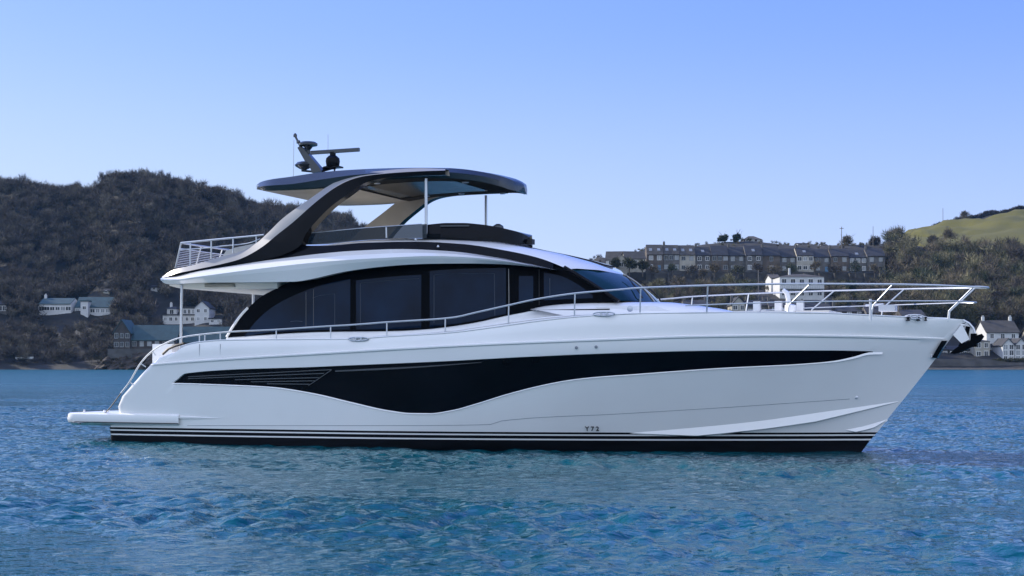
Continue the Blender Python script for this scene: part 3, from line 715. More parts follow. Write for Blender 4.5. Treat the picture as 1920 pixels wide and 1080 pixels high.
# ---- foredeck fittings seen through the rail
b = MB(); p = on(1412, 575, .6)
for dx in (0, .5, 1.0): b.box((p.x+dx, -.6, p.z-.5), (p.x+dx+.16, -.45, p.z+.12))
b.build('deck_locker', M['gel'], yacht)
b = MB(); p = on(1478, 556, .9); b.tube([(p.x, -.9, p.z-.7), (p.x, -.9, p.z-.05), (p.x-.03, -.9, p.z+.08), (p.x-.12, -.9, p.z+.16)], [.06, .055, .06, .04], 10); b.lathe([(.13, -.45), (.13, -.2), (.06, -.18)], at=(p.x+.05, -.9, p.z)); b.build('ventilator', M['gel'], yacht)
b = MB(); p = on(1664, 577, .3); b.box((p.x-.18, -.45, p.z-.08), (p.x+.18, .05, p.z+.06)); b.tube([(p.x-.5, -.2, p.z+.06), (p.x-.1, -.2, p.z+.08)], .03, 6); b.build('windlass', M['steel'], yacht)
b = MB(); p = on(1632, 575, 1.25); b.tube([p+Vector((0, 0, -.3)), p+Vector((0, 0, .17))], .03, 8); b.build('jackstaff', M['steel'], yacht)
# ---- anchor, roller and bow recess
b = MB(); A_ = [on(1765, 639, .0), on(1782, 641, .0), on(1753, 677, .0), on(1746, 671, .0)]
b.grid([[Vector((p.x+.02, -.16, p.z)) for p in (A_[0], A_[3])], [Vector((p.x+.13, -.10, p.z)) for p in (A_[0], A_[3])], [Vector((p.x+.15, .10, p.z)) for p in (A_[0], A_[3])], [Vector((p.x+.02, .16, p.z)) for p in (A_[0], A_[3])]])
b.build('stem_plate', M['black'], hull)
anc = MB()
V_, F_ = slab([on(1804, 607, .06), on(1787, 628, .06), on(1803, 644, .06), on(1818, 636, .06)], -.09, -.05); anc.add(V_, F_, 0)
V_, F_ = slab([on(1806, 607, -.06), on(1812, 604, -.06), on(1826, 620, -.06), on(1828, 634, -.06), on(1817, 640, -.06)], .03, .07); anc.add(V_, F_, 0)
anc.tube([q(1806, 600), q(1817, 606), q(1825, 615), q(1829, 626), q(1826, 640)], .022, 8, mi=0)
rl = anc.build('bow_roller', [M['gel']], yacht)
b = MB()
V_, F_ = slab([q(1782, 662), q(1790, 655), q(1803, 646), q(1820, 638), q(1832, 629), q(1841, 626), q(1845, 631), q(1838, 641), q(1822, 651), q(1804, 660), q(1790, 664)], -.14, .14); b.add(V_, F_); b.tube([q(1800, 650), q(1812, 628), q(1815, 612)], .05, 8)
b.lathe([(.07, -.15), (.07, .15)], at=q(1826, 638)); b.build('anchor', M['frame'], yacht, smooth=30)
p = on(1746, 668, .05); MB().lathe([(.01, -.04), (.035, -.03), (.035, .03), (.01, .04)], at=(p.x+.02, p.y-.02, p.z)).build('tow_eye', M['steel'], hull)
# cockpit: sofa, table and door seen under the overhang, stern coaming
b = MB(); p = on(360, 645, 0.); b.box((p.x-.1, -1.7, p.z-.75), (p.x+.5, 1.7, p.z-.02), 0); b.build('cockpit_sofa', [M['gel']], yacht)

#@@ENV@@
# ================================================================== WATER
def fft_field(N, L, seed, wind=(1., -.35), lam_lo=.25, lam_hi=6., power=3.4, align=1.6):
    rg = np.random.default_rng(seed); k = 2*np.pi*np.fft.fftfreq(N, L/N); KX, KY = np.meshgrid(k, k, indexing='ij')
    K = np.hypot(KX, KY); K[0, 0] = 1e-6; wn_ = np.array(wind)/np.hypot(*wind)
    cosw = (KX*wn_[0]+KY*wn_[1])/K
    S = K**(-power)*(.15+np.abs(cosw)**align)*np.exp(-(2*np.pi/lam_hi/K)**4)*np.exp(-(K*lam_lo/2/np.pi)**2)
    H = np.sqrt(S)*(rg.normal(size=(N, N))+1j*rg.normal(size=(N, N))); H[0, 0] = 0
    h = np.fft.ifft2(H).real; s_ = h.std()
    dx = np.fft.ifft2(1j*KX/K*H).real/s_; dy = np.fft.ifft2(1j*KY/K*H).real/s_
    return h/s_, dx, dy
def bil(A, u, v):
    N = A.shape[0]; u0 = np.floor(u).astype(int); v0 = np.floor(v).astype(int); fu = u-u0; fv = v-v0
    g = lambda i, j: A[i % N, j % N]
    return g(u0, v0)*(1-fu)*(1-fv)+g(u0+1, v0)*fu*(1-fv)+g(u0, v0+1)*(1-fu)*fv+g(u0+1, v0+1)*fu*fv
def graded(lo, hi, step, far, gr=1.16):
    a = list(np.arange(lo, hi+1e-6, step)); s = step
    while a[-1] < far[1]: s *= gr; a.append(a[-1]+s)
    s = step; pre = []; x = lo
    while x > far[0]: s *= gr; x -= s; pre.append(x)
    return np.array(pre[::-1]+a)
gx = graded(-27, 27, .085, (-1000, 1000)); gy = graded(11.5, 112, .10, (-1000, 1000))
X, Y = np.meshgrid(gx, gy, indexing='ij')
Lt, Nt = 47., 1024
h1, dx1, dy1 = fft_field(Nt, Lt, 3, lam_lo=.17, lam_hi=1.4, power=2.9)
h2, dx2, dy2 = fft_field(512, 113., 9, wind=(.8, .6), lam_lo=1.2, lam_hi=14., power=3.6)
def samp(A, L, X, Y): N = A.shape[0]; return bil(A, X/L*N, Y/L*N)
fade = np.clip((32-np.abs(X))/5, 0, 1)*np.clip((112-Y)/50, 0, 1)*np.clip((Y-6)/4, 0, 1)
a1, a2 = .020, .016
patch = .75+.35*samp(h2, 113., Y*1.0+31, X*.6+7).clip(-1.4, 1.6)
Z = fade*(a1*patch*samp(h1, Lt, X, Y)+a2*samp(h2, 113., X, Y))
XX = X-fade*(a1*.8*samp(dx1, Lt, X, Y)); YY = Y-fade*(a1*.8*samp(dy1, Lt, X, Y))
# the surface parts round the hull's own volume by itself (hull goes 0.75 m below)
nx, ny = X.shape
co = np.stack([XX, YY, Z], -1).reshape(-1, 3).astype(np.float32)
I = np.arange(nx*ny).reshape(nx, ny)
quads = np.stack([I[:-1, :-1], I[1:, :-1], I[1:, 1:], I[:-1, 1:]], -1).reshape(-1, 4)
def npmesh(name, co, faces, nper, mats, parent=None, smooth=True):
    me = bpy.data.meshes.new(name); me.vertices.add(len(co)); me.vertices.foreach_set('co', np.asarray(co, np.float32).ravel())
    nf = len(faces); me.loops.add(nf*nper); me.loops.foreach_set('vertex_index', np.asarray(faces, np.int32).ravel())
    me.polygons.add(nf); me.polygons.foreach_set('loop_start', np.arange(0, nf*nper, nper, dtype=np.int32))
    try: me.polygons.foreach_set('loop_total', np.full(nf, nper, np.int32))
    except Exception: pass
    me.polygons.foreach_set('use_smooth', np.full(nf, smooth, bool))
    me.update(calc_edges=True)
    for m in (mats if isinstance(mats, (list, tuple)) else [mats]): me.materials.append(m)
    o = bpy.data.objects.new(name, me); C.objects.link(o)
    if parent: o.parent = parent
    return o
wm = bpy.data.materials.new('sea_water'); wm.use_nodes = True; n_ = wm.node_tree; bs = n_.nodes['Principled BSDF']
bs.inputs['Base Color'].default_value = (.004, .060, .095, 1); bs.inputs['Roughness'].default_value = .12; bs.inputs['IOR'].default_value = 1.32; bs.inputs['Specular Tint'].default_value = (.55, .90, 1., 1)
tc = n_.nodes.new('ShaderNodeTexCoord')
def noise(scale, stretch, det=4, rot=0.):
    mp = n_.nodes.new('ShaderNodeMapping'); mp.inputs['Scale'].default_value = stretch; mp.inputs['Rotation'].default_value = (0, 0, rot); n_.links.new(tc.outputs['Object'], mp.inputs[0])
    no = n_.nodes.new('ShaderNodeTexNoise'); no.inputs['Scale'].default_value = scale; no.inputs['Detail'].default_value = det; no.inputs['Roughness'].default_value = .55; n_.links.new(mp.outputs[0], no.inputs[0]); return no
def bump(no, strength, dist, prev=None):
    bp = n_.nodes.new('ShaderNodeBump'); bp.inputs['Strength'].default_value = strength; bp.inputs['Distance'].default_value = dist; n_.links.new(no.outputs[0], bp.inputs['Height'])
    if prev: n_.links.new(prev.outputs[0], bp.inputs['Normal'])
    return bp
b0 = bump(noise(.16, (1, 1.2, 1), 4, .1), 1., 1.6)
b1 = bump(noise(.55, (1, 1.3, 1), 5, .3), 1., .05, b0); b2 = bump(noise(2.6, (1, 1.5, 1), 4, -.3), 1., .075, b1); b3 = bump(noise(8., (1, 1.3, 1), 3, .2), 1., .016, b2)
n_.links.new(b3.outputs[0], bs.inputs['Normal'])
# beyond the modelled wavelets the unresolved ones widen the reflection
sw = n_.nodes.new('ShaderNodeSeparateXYZ'); n_.links.new(tc.outputs['Object'], sw.inputs[0])
def far_(a, c, lo, hi):
    m_ = n_.nodes.new('ShaderNodeMapRange'); n_.links.new(sw.outputs[1], m_.inputs[0])
    for i, v in enumerate((a, c, lo, hi)): m_.inputs[i+1].default_value = v
    return m_.outputs[0]
n_.links.new(far_(50, 140, .05, .30), bs.inputs['Roughness']); n_.links.new(far_(60, 150, 0., 1.), b0.inputs['Strength'])
# body colour drifts between teal and blue with depth and silt
nc = noise(.035, (1, 1, 1), 3); rp = n_.nodes.new('ShaderNodeValToRGB'); rp.color_ramp.elements[0].position = .35; rp.color_ramp.elements[1].position = .7
rp.color_ramp.elements[0].color = (.0003, .066, .094, 1); rp.color_ramp.elements[1].color = (.0005, .074, .096, 1)
n_.links.new(nc.outputs[0], rp.inputs[0]); n_.links.new(rp.outputs[0], bs.inputs['Base Color'])
water = npmesh('water', co, quads, 4, wm); tag(water, kind='structure')

# ================================================================== TERRAIN
def W(px, py, Yd): return Vector(((px-960)/F*Yd, Yd, CH+(YH-py)/F*Yd))
def crestL(px):
    return float(pchip([(-1500, 440), (-700, 400), (-200, 375), (0, 366), (60, 370), (125, 382), (165, 382), (200, 361), (260, 351), (330, 364), (400, 382), (470, 401), (547, 414), (623, 428), (664, 446), (690, 462), (740, 490), (800, 515), (900, 545), (1000, 545), (1100, 505), (1135, 495)])(px))
YL = [362, 366, 369, 374, 385, 410, 440, 475, 510, 550, 600, 680, 760, 900, 1300]
GL = [-.02, -.012, .0, .035, .075, .19, .36, .56, .78, 1.0, 1.0, .85, .7, .5, .2]
def rowL(px): c = crestL(px); return [694.-(694-c)*g for g in GL]
YR = [362, 366, 369, 374, 385, 410, 425, 445, 465, 476, 478, 492, 505, 540, 600, 680, 760, 900, 1300]
RT = {
 1135: [702, 699, 693, 684, 670, 612, 590, 572, 556, 535, 500, 499, 496, 500, 520, 540, 560, 590, 640],
 1210: [702, 699, 693, 684, 668, 600, 575, 560, 548, 540, 509, 507, 490, 470, 480, 500, 520, 560, 640],
 1350: [702, 699, 693, 684, 665, 595, 562, 550, 545, 541, 510, 508, 480, 455, 465, 480, 500, 560, 640],
 1500: [702, 699, 693, 684, 665, 595, 562, 550, 545, 541, 512, 508, 482, 459, 465, 480, 500, 560, 640],
 1650: [702, 698, 692, 682, 662, 597, 575, 555, 548, 541, 514, 505, 486, 462, 458, 470, 490, 560, 640],
 1720: [702, 698, 691, 681, 660, 600, 580, 558, 540, 530, 526, 515, 502, 480, 458, 436, 432, 560, 640],
 1800: [702, 697, 690, 680, 660, 600, 582, 558, 540, 530, 526, 515, 502, 478, 455, 432, 413, 540, 640],
 1920: [702, 697, 689, 678, 655, 600, 582, 560, 542, 532, 528, 516, 503, 482, 452, 418, 395, 520, 640],
 2300: [702, 697, 689, 678, 655, 600, 575, 550, 530, 518, 514, 500, 485, 460, 420, 372, 330, 480, 640],
 3200: [702, 697, 689, 678, 655, 600, 575, 550, 530, 518, 514, 500, 485, 460, 420, 380, 340, 480, 640]}
RK = sorted(RT)
def pyat(px, Yd):
    def L(): return float(np.interp(Yd, YL, rowL(min(px, 1135))))
    def Rr():
        p = max(RK[0], min(RK[-1], px)); i = max(1, min(len(RK)-1, int(np.searchsorted(RK, p)))); a_, c_ = RK[i-1], RK[i]; t = (p-a_)/(c_-a_); t = t*t*(3-2*t)
        return float(np.interp(Yd, YR, np.array(RT[a_])*(1-t)+np.array(RT[c_])*t))
    if px <= 1040: return L()
    if px >= 1140: return Rr()
    t = smooth((px-1040)/100.); return L()*(1-t)+Rr()*t
rgn = np.random.default_rng(5); nz = fft_field(256, 300., 21, lam_lo=8, lam_hi=60, power=3.)[0]
def ground(px, Yd):
    p = W(px, pyat(px, Yd), Yd)
    if Yd > 371: p.z += 1.0*smooth((Yd-371)/20.)*float(samp(nz, 300., np.array(p.x), np.array(p.y)))*(.25 if px > 1140 and Yd < 640 else 1)
    return p
def gz(x, y): return ground(960+x/y*F, y).z
cols = np.concatenate([np.linspace(-1500, -60, 40), np.linspace(-40, 2000, 340), np.linspace(2020, 3200, 40)])
depths = np.unique(np.concatenate([np.array(YL[:-1]), np.array(YR[:-1]), np.linspace(376, 560, 60), np.linspace(560, 900, 40), [1000, 1150, 1300]]))
V = [ground(px, d) for px in cols for d in depths]; nd = len(depths); I = np.arange(len(V)).reshape(len(cols), nd)
quads = np.stack([I[:-1, :-1], I[1:, :-1], I[1:, 1:], I[:-1, 1:]], -1).reshape(-1, 4)
M['earth'] = mat('hillside_earth', (.018, .017, .015), .95, var=.55, vscale=.08, bump=1., bscale=.8, coord='Object')
M['field'] = mat('winter_grass', (.092, .084, .006), .95, var=.16, vscale=.03, bump=.5, bscale=1.2)
M['rock'] = mat('rock', (.055, .043, .034), .9, var=.5, vscale=.25, bump=1., bscale=.7, stretch=(1, 1, 2.))
M['twig'] = mat('bare_twigs', (.062, .051, .041), .9, var=.35, vscale=.12)  # left wood twigs darkened, the slope's shade put into the colour
M['twig2'] = mat('dark_twigs', (.040, .034, .031), .9, var=.35, vscale=.12)
M['twig3'] = mat('pale_twigs', (.105, .092, .07), .9, var=.35, vscale=.12)
M['rtwig'] = mat('sunlit_twigs', (.115, .095, .062), .9, var=.4, vscale=.12)  # right bank twigs paler, sunlight put into the colour
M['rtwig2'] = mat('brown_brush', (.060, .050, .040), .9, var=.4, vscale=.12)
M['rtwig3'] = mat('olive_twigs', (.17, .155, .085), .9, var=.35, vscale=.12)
M['ever'] = mat('evergreen_leaf', (.035, .048, .022), .8, var=.4, vscale=.4)
M['bark'] = mat('bark', (.10, .085, .065), .9, var=.3, vscale=2)
M['scrub'] = mat('green_scrub', (.055, .056, .028), .9, var=.4, vscale=.2)
terr = npmesh('hillside', [tuple(v) for v in V], quads, 4, M['earth']); tag(terr, kind='structure')
# grass field, a sheet just above the slope
fcols = np.linspace(1650, 2700, 80); V = []
fd = np.linspace(0, 1, 30)
for px in fcols:
    y0 = 545 if px > 1760 else 545+(1760-px)*1.2; y1 = 748
    for t in fd:
        d = y0+(y1-y0)*t; g = ground(px, d); g.z += .9 if 0 < t < 1 else -.5; V.append(g)
I = np.arange(len(V)).reshape(len(fcols), len(fd)); quads = np.stack([I[:-1, :-1], I[1:, :-1], I[1:, 1:], I[:-1, 1:]], -1).reshape(-1, 4)
fld = npmesh('field', [tuple(v) for v in V], quads, 4, M['field']); tag(fld, kind='structure')

# depth at which a building's foot meets the slope
def seat(px0, px1, pyb, Yd, group=None):
    if group == 'terraced houses in the long hilltop row' or Yd > 470 or Yd < 392: return Yd
    pc = (px0+px1)/2
    for d in np.arange(376, 470, 1.):
        if ground(pc, d).z >= W(pc, pyb, d).z-.3: return float(d)
    return Yd
placed = []
for x0_, x1_, yb_ in ((73, 133, 590), (140, 207, 592), (365, 392, 606), (305, 366, 607), (392, 416, 607), (313, 331, 592), (343, 366, 592), (-12, 12, 588), (283, 295, 545), (193, 205, 549), (1462, 1545, 561), (1446, 1462, 548), (1758, 1806, 566), (1822, 1862, 568),
                      (1372, 1398, 600), (1400, 1440, 600), (1442, 1500, 602), (1505, 1560, 604), (1282, 1330, 596)):
    placed.append((x0_, x1_, seat(x0_, x1_, yb_, 400)))
# ================================================================== TREES
def tri_cloud(rg, cen, rad, n, size, up=.5, shell=.55, width=.16):
    """n thin leaf or twig faces spread through an ellipsoid, pointing outward"""
    d = rg.normal(size=(n, 3)); d /= np.linalg.norm(d, axis=1)[:, None]
    r = shell+(1-shell)*rg.random(n)**.6; r *= .85+.3*rg.random(n)
    P = np.array(cen)+d*r[:, None]*np.array(rad)
    a_ = d*np.array(rad)/max(rad)+rg.normal(size=(n, 3))*.45; a_[:, 2] += up; a_ /= np.linalg.norm(a_, axis=1)[:, None]
    s_ = size*(.6+.8*rg.random(n))
    c_ = np.cross(a_, rg.normal(size=(n, 3))); c_ /= np.linalg.norm(c_, axis=1)[:, None]
    A = P-a_*s_[:, None]*.5-c_*(s_*width)[:, None]; B = P-a_*s_[:, None]*.5+c_*(s_*width)[:, None]; D = P+a_*s_[:, None]*.5
    return np.stack([A, B, D], 1).reshape(-1, 3)
def limbs(rg, h, cr_, n, r0):
    b = MB(); top = Vector((rg.normal()*.25, rg.normal()*.25, h*.62)); b.tube([(0, 0, -1.2), (rg.normal()*.1, rg.normal()*.1, h*.3), top], [r0, r0*.75, r0*.35], 6)
    for i in range(n):
        a_ = rg.random()*6.283; z0 = h*(.25+.35*rg.random()); p0 = Vector((0, 0, z0)); rr = cr_*(.6+.35*rg.random())
        p1 = Vector((math.cos(a_)*rr*.45, math.sin(a_)*rr*.45, z0+h*.17)); p2 = Vector((math.cos(a_)*rr, math.sin(a_)*rr, min(h*.92, z0+h*(.25+.3*rg.random()))))
        b.tube([p0, p1, p2], [r0*.42, r0*.28, r0*.08], 4, cap=False)
    return b
def lobes(rg, h, r, k, n, size, lo_=.42, **kw):
    out = []
    for i in range(k):
        a_ = rg.random()*6.283; q_ = r*.55*rg.random()**.5; c_ = (math.cos(a_)*q_, math.sin(a_)*q_, h*(lo_+.32*rg.random()))
        rr = r*(.42+.25*rg.random()); out.append(tri_cloud(rg, c_, (rr, rr, rr*.85), n//k, size, **kw))
    return np.concatenate(out)
# prototypes of the hillside wood: (points in triangles)
def scatter_wood(name, spots, mats, seed, tris=260, size=1.5, r=(2.6, 4.2), h=(7, 11), label=None):
    rg = np.random.default_rng(seed); protos = []
    for i in range(10):
        protos.append((lobes(rg, 1., .36, 7, tris, .20, width=.050, up=.75), ))
    co = []; mi = []
    for (p, sc_) in spots:
        T_ = protos[rg.integers(10)][0]; hh = (h[0]+(h[1]-h[0])*rg.random())*sc_; rr = (r[0]+(r[1]-r[0])*rg.random())*sc_/.36
        a_ = rg.random()*6.283; c_, s_ = math.cos(a_), math.sin(a_)
        Q = np.stack([(T_[:, 0]*c_-T_[:, 1]*s_)*rr, (T_[:, 0]*s_+T_[:, 1]*c_)*rr, T_[:, 2]*hh], 1)+np.array(p)
        co.append(Q)
        # trunk, a thin three sided spike
        t = .16*sc_; tk = np.array([(-t, 0, -.5), (t, 0, -.5), (0, 0, hh*.75), (0, -t, -.5), (0, t, -.5), (0, 0, hh*.75)])+np.array(p); co.append(tk)
        m_ = rg.integers(len(mats)); mi += [m_]*(len(T_)//3)+[0]*2
    co = np.concatenate(co); fc_ = np.arange(len(co)).reshape(-1, 3)
    o = npmesh(name, co, fc_, 3, mats, smooth=False); o.data.polygons.foreach_set('material_index', np.array(mi, np.int32)); o.data.update()
    return o
rg = np.random.default_rng(11)
clear = [(200, 440, 366, 392)]   # px range, depth range of the buildings
def blocked(px, d):
    if any(a_-6 < px < c_+6 and d0 < d < d1 for a_, c_, d0, d1 in clear): return True
    return any(a_-5 < px < c_+5 and d0-24 < d < d0+11 for a_, c_, d0 in placed)
spots = []
for i in range(9000):
    px = rg.uniform(-420, 1130); d = rg.uniform(373, 640)
    if blocked(px, d): continue
    if px > 740 and rg.random() < .6: continue
    g = ground(px, d); low = d < 420
    spots.append(((g.x, g.y, g.z-.4), (.30 if px > 1030 else .5 if low else .72)*(.75+.5*rg.random())))
wood = scatter_wood('woodland', spots, [M['twig'], M['twig2'], M['twig'], M['twig3'], M['twig']], 4, tris=270)
tag(wood, kind='stuff')
# scrub on the right bank, between and below the houses
spots = []
for i in range(4200):
    px = rg.uniform(1090, 2350); d = rg.uniform(385, 585)
    if px < 1665 and 476 < d < 530: continue
    if 1410 < px < 1570 and 405 < d < 432: continue
    if px > 1730 and d < 400: continue
    if px > 1690 and d > 535: continue
    if px < 1700 and d < 476 and blocked(px, d): continue
    g = ground(px, d)
    if px < 1665 and d > 530:
        if rg.random() < .75: continue
        sc_ = .22
    elif px < 1665: sc_ = .38+.3*rg.random()
    else: sc_ = .55+.5*rg.random()
    if 440 < d < 480 and px < 1665: sc_ *= .7
    spots.append(((g.x, g.y, g.z-.4), sc_))
scr = scatter_wood('hillside_scrub', spots, [M['rtwig2'], M['rtwig'], M['ever'], M['scrub'], M['rtwig3'], M['rtwig']], 8, tris=260)
tag(scr, kind='stuff')

def tree(name, px, py_base, Yd, h, r, m, label, cat='tree', group=None, k=7, n=1500, size=.7, width=.10, seed=0, trunk_n=9, up=.4, r0=.22, lo_=.42):
    rg = np.random.default_rng(seed); p = W(px, py_base, Yd)
    if name == 'pine_tree': p = ground(px, Yd)
    o = empty(name, p); tag(o, label, cat, group)
    limbs(rg, h, r, trunk_n, r0).build('trunk', M['bark'], o, smooth=60, recalc=False)
    T_ = lobes(rg, h, r, k, n, size, lo_=lo_, width=width, up=up); npmesh('crown', T_, np.arange(len(T_)).reshape(-1, 3), 3, M['r'+m if m.startswith('twig') else m], o, smooth=False)
    return o
G_T = 'bare winter trees on the right bank'
tl = [
 (1690, 500, 500, 13.5, 5.6, 'twig3', 'large round bare tree rising above the right end of the long terrace'),
 (1725, 520, 500, 11, 4.2, 'twig', 'dark bare tree just right of the large round tree'),
 (1668, 520, 490, 10, 3.6, 'twig2', 'leaning bare tree at the right end of the terrace, in front of its last roof'),
 (1752, 470, 560, 8, 3.2, 'twig2', 'small dark tree standing at the lower left corner of the grass field'),
 (1782, 462, 575, 8, 3.6, 'twig', 'round brown tree on the lower edge of the grass field'),
 (1765, 500, 520, 11, 3.8, 'twig3', 'pale tall tree with light trunks below the field corner'),
 (1797, 505, 520, 12, 4.0, 'twig3', 'pale thin tree below the middle of the field'),
 (1830, 512, 520, 12, 4.2, 'twig', 'grey bare tree below the field, left of the dense dark one'),
 (1862, 520, 515, 13, 4.6, 'twig2', 'dense dark bare tree under the right part of the field'),
 (1900, 515, 515, 13, 4.6, 'twig', 'broad brown bare tree near the right edge, under the field'),
 (1935, 520, 510, 13, 5.0, 'twig2', 'bare tree cut by the right edge of the photo, below the field'),
 (1745, 550, 470, 10, 3.6, 'twig', 'bare tree on the dark slope below the corner of the field'),
 (1800, 560, 465, 10, 3.8, 'ever', 'dark evergreen on the slope above the bow rail'),
 (1850, 570, 455, 10, 3.8, 'twig2', 'bare tree on the slope above the creamy house by the bow rail'),
 (1905, 575, 455, 11, 4.2, 'twig', 'tall bare tree at the right edge on the lower slope'),
 (1682, 545, 470, 7, 3.4, 'twig3', 'pale bushy round tree below the end of the terrace'),
 (1640, 560, 455, 7, 3.0, 'twig2', 'dark bare tree right of the white villa'),
 (1600, 566, 440, 7, 2.8, 'ever', 'dark evergreen just right of the white villa'),
 (1370, 545, 455, 6, 3.0, 'twig3', 'pale olive bush on the bank under the middle of the terrace wall'),
 (1318, 560, 450, 8, 3.2, 'twig', 'brown bare tree under the terrace retaining wall'),
 (1272, 560, 445, 8, 3.4, 'twig', 'brown tree on the bank right of the windscreen'),
 (1232, 560, 440, 7, 3.0, 'twig3', 'pale twiggy bush close beside the windscreen pillar'),
 (1180, 510, 470, 5, 3.0, 'scrub', 'rounded green bush below the small houses left of the terrace'),
 (1150, 505, 472, 4.2, 2.2, 'scrub', 'small green bush directly above the cabin roof'),
 (1205, 512, 470, 4.5, 2.4, 'scrub', 'yellow green bush against the left end of the terrace wall'),
 (1318, 528, 466, 4.6, 2.0, 'twig', 'brown shrub growing in front of the retaining wall'),
 (1590, 470, 540, 7, 3.2, 'twig', 'thin bare bush on the skyline right of the telegraph pole'),
 (1640, 470, 545, 7, 2.6, 'twig2', 'small bare tree on the skyline beside the thin mast'),
 (1808, 417, 745, 6.5, 3.2, 'twig', 'lone small tree standing in the hedge on the skyline'),
 (1796, 418, 746, 3.5, 2.2, 'twig2', 'tiny bush in the skyline hedge left of the lone tree'),
]
for i, (px, pyb, Yd, h_, r_, m_, lb) in enumerate(tl):
    near_ = Yd < 480
    tree('bare_tree' if m_ in ('twig', 'twig2', 'twig3') else ('evergreen_tree' if m_ == 'ever' else 'bush'), px, pyb, Yd, h_, r_, m_, lb, 'tree' if m_ != 'scrub' else 'bush', G_T if m_.startswith('twig') else None, seed=100+i, n=1100 if h_ > 6 else 800, size=1.1 if h_ > 6 else .8, width=.075 if m_.startswith('twig') else .25)
for i, (px, h_, r_, m_, lb) in enumerate([(1228, 3.2, 2.2, 'twig', 'brown shrub in front of the first terrace house'), (1262, 4.4, 2.0, 'ever', 'dark shrub in front of the second terrace house'), (1296, 3.4, 2.6, 'twig2', 'low brown shrub before the third terrace house'), (1340, 5.6, 2.4, 'twig', 'tall bare shrub against the fifth terrace house'), (1384, 3.6, 2.6, 'scrub', 'green shrub below the sixth terrace house'), (1421, 4.8, 2.2, 'twig2', 'bare shrub against the seventh terrace house'), (1452, 3.2, 2.6, 'twig', 'low shrub before the eighth terrace house'), (1486, 4.6, 2.8, 'ever', 'wide evergreen shrub in front of the ninth terrace house'), (1528, 5.8, 2.3, 'twig', 'tall bare shrub between the tenth and eleventh terrace houses'), (1566, 3.8, 2.6, 'twig2', 'brown shrub in front of the twelfth terrace house'), (1604, 5.4, 2.6, 'ever', 'dark tall shrub before the thirteenth terrace house'), (1640, 4.2, 2.6, 'twig', 'brown shrub at the foot of the last terrace house')]):
    tree('shrub', px, 514, 473.5, h_, r_, m_, lb, 'shrub', 'shrubs in front of the terrace', seed=200+i, n=600, size=.7, width=.12, lo_=.3, trunk_n=5, r0=.1)
tree('pine_tree', 1354, 456, 540, 4.6, 2.1, 'ever', 'small dark pine on the skyline left of the taller pine', 'tree', 'skyline pines', k=6, n=900, size=.7, width=.3, seed=60, trunk_n=5, r0=.2, lo_=.08)
tree('pine_tree', 1383, 456, 540, 5.2, 2.0, 'ever', 'taller dark pine on the skyline beside the crest house', 'tree', 'skyline pines', k=5, n=800, size=.7, width=.3, seed=61, trunk_n=5, r0=.2, lo_=.12)
# hedge along the top of the field
rg = np.random.default_rng(70); T_ = []
for i in range(420):
    px = 1700+ (2500-1700)*i/420; g = ground(px, 752); T_.append(tri_cloud(rg, (g.x, g.y, g.z+.9), (2.0, 1.3, 1.5+.3*rg.random()), 60, 1.1, width=.2))
T_ = np.concatenate(T_); hg = npmesh('hedgerow', T_, np.arange(len(T_)).reshape(-1, 3), 3, M['twig2'], smooth=False); tag(hg, 'long dark hedge running along the skyline above the grass field', 'hedge')

# ================================================================== BUILDINGS
M['wwall'] = mat('white_render', (.52, .53, .53), .85, var=.08, vscale=.6)
M['cwall'] = mat('cream_render', (.34, .32, .27), .85, var=.2, vscale=.6)
M['gwall'] = mat('grey_stone', (.105, .10, .095), .9, var=.3, vscale=.8, bump=.6, bscale=3)
M['dwall'] = mat('dark_brick', (.055, .048, .045), .9, var=.3, vscale=.8)
M['bwall'] = mat('brown_stone', (.10, .082, .068), .9, var=.35, vscale=.6, bump=.6, bscale=3)
M['slate'] = mat('slate_roof', (.030, .031, .036), .8, var=.25, vscale=.7)
M['slate2'] = mat('brown_slate', (.060, .054, .046), .85, var=.25, vscale=.7)
M['green'] = mat('green_copper_roof', (.028, .062, .066), .6, var=.2, vscale=.7)
M['wframe'] = mat('white_frame', (.7, .7, .68), .5, var=.03)
M['pane'] = mat('window_glass', (.02, .025, .03), .08, var=.2)
M['curt'] = mat('curtained_glass', (.25, .265, .27), .25, var=.2, vscale=.9)
M['wallst'] = mat('retaining_stone', (.07, .067, .065), .95, var=.35, vscale=.35, bump=.8, bscale=1.5, stretch=(1, 1, 2))
M['blue'] = mat('blue_cladding', (.08, .18, .30), .6, var=.1)
M['pole'] = mat('weathered_pole', (.16, .15, .14), .8, var=.2)
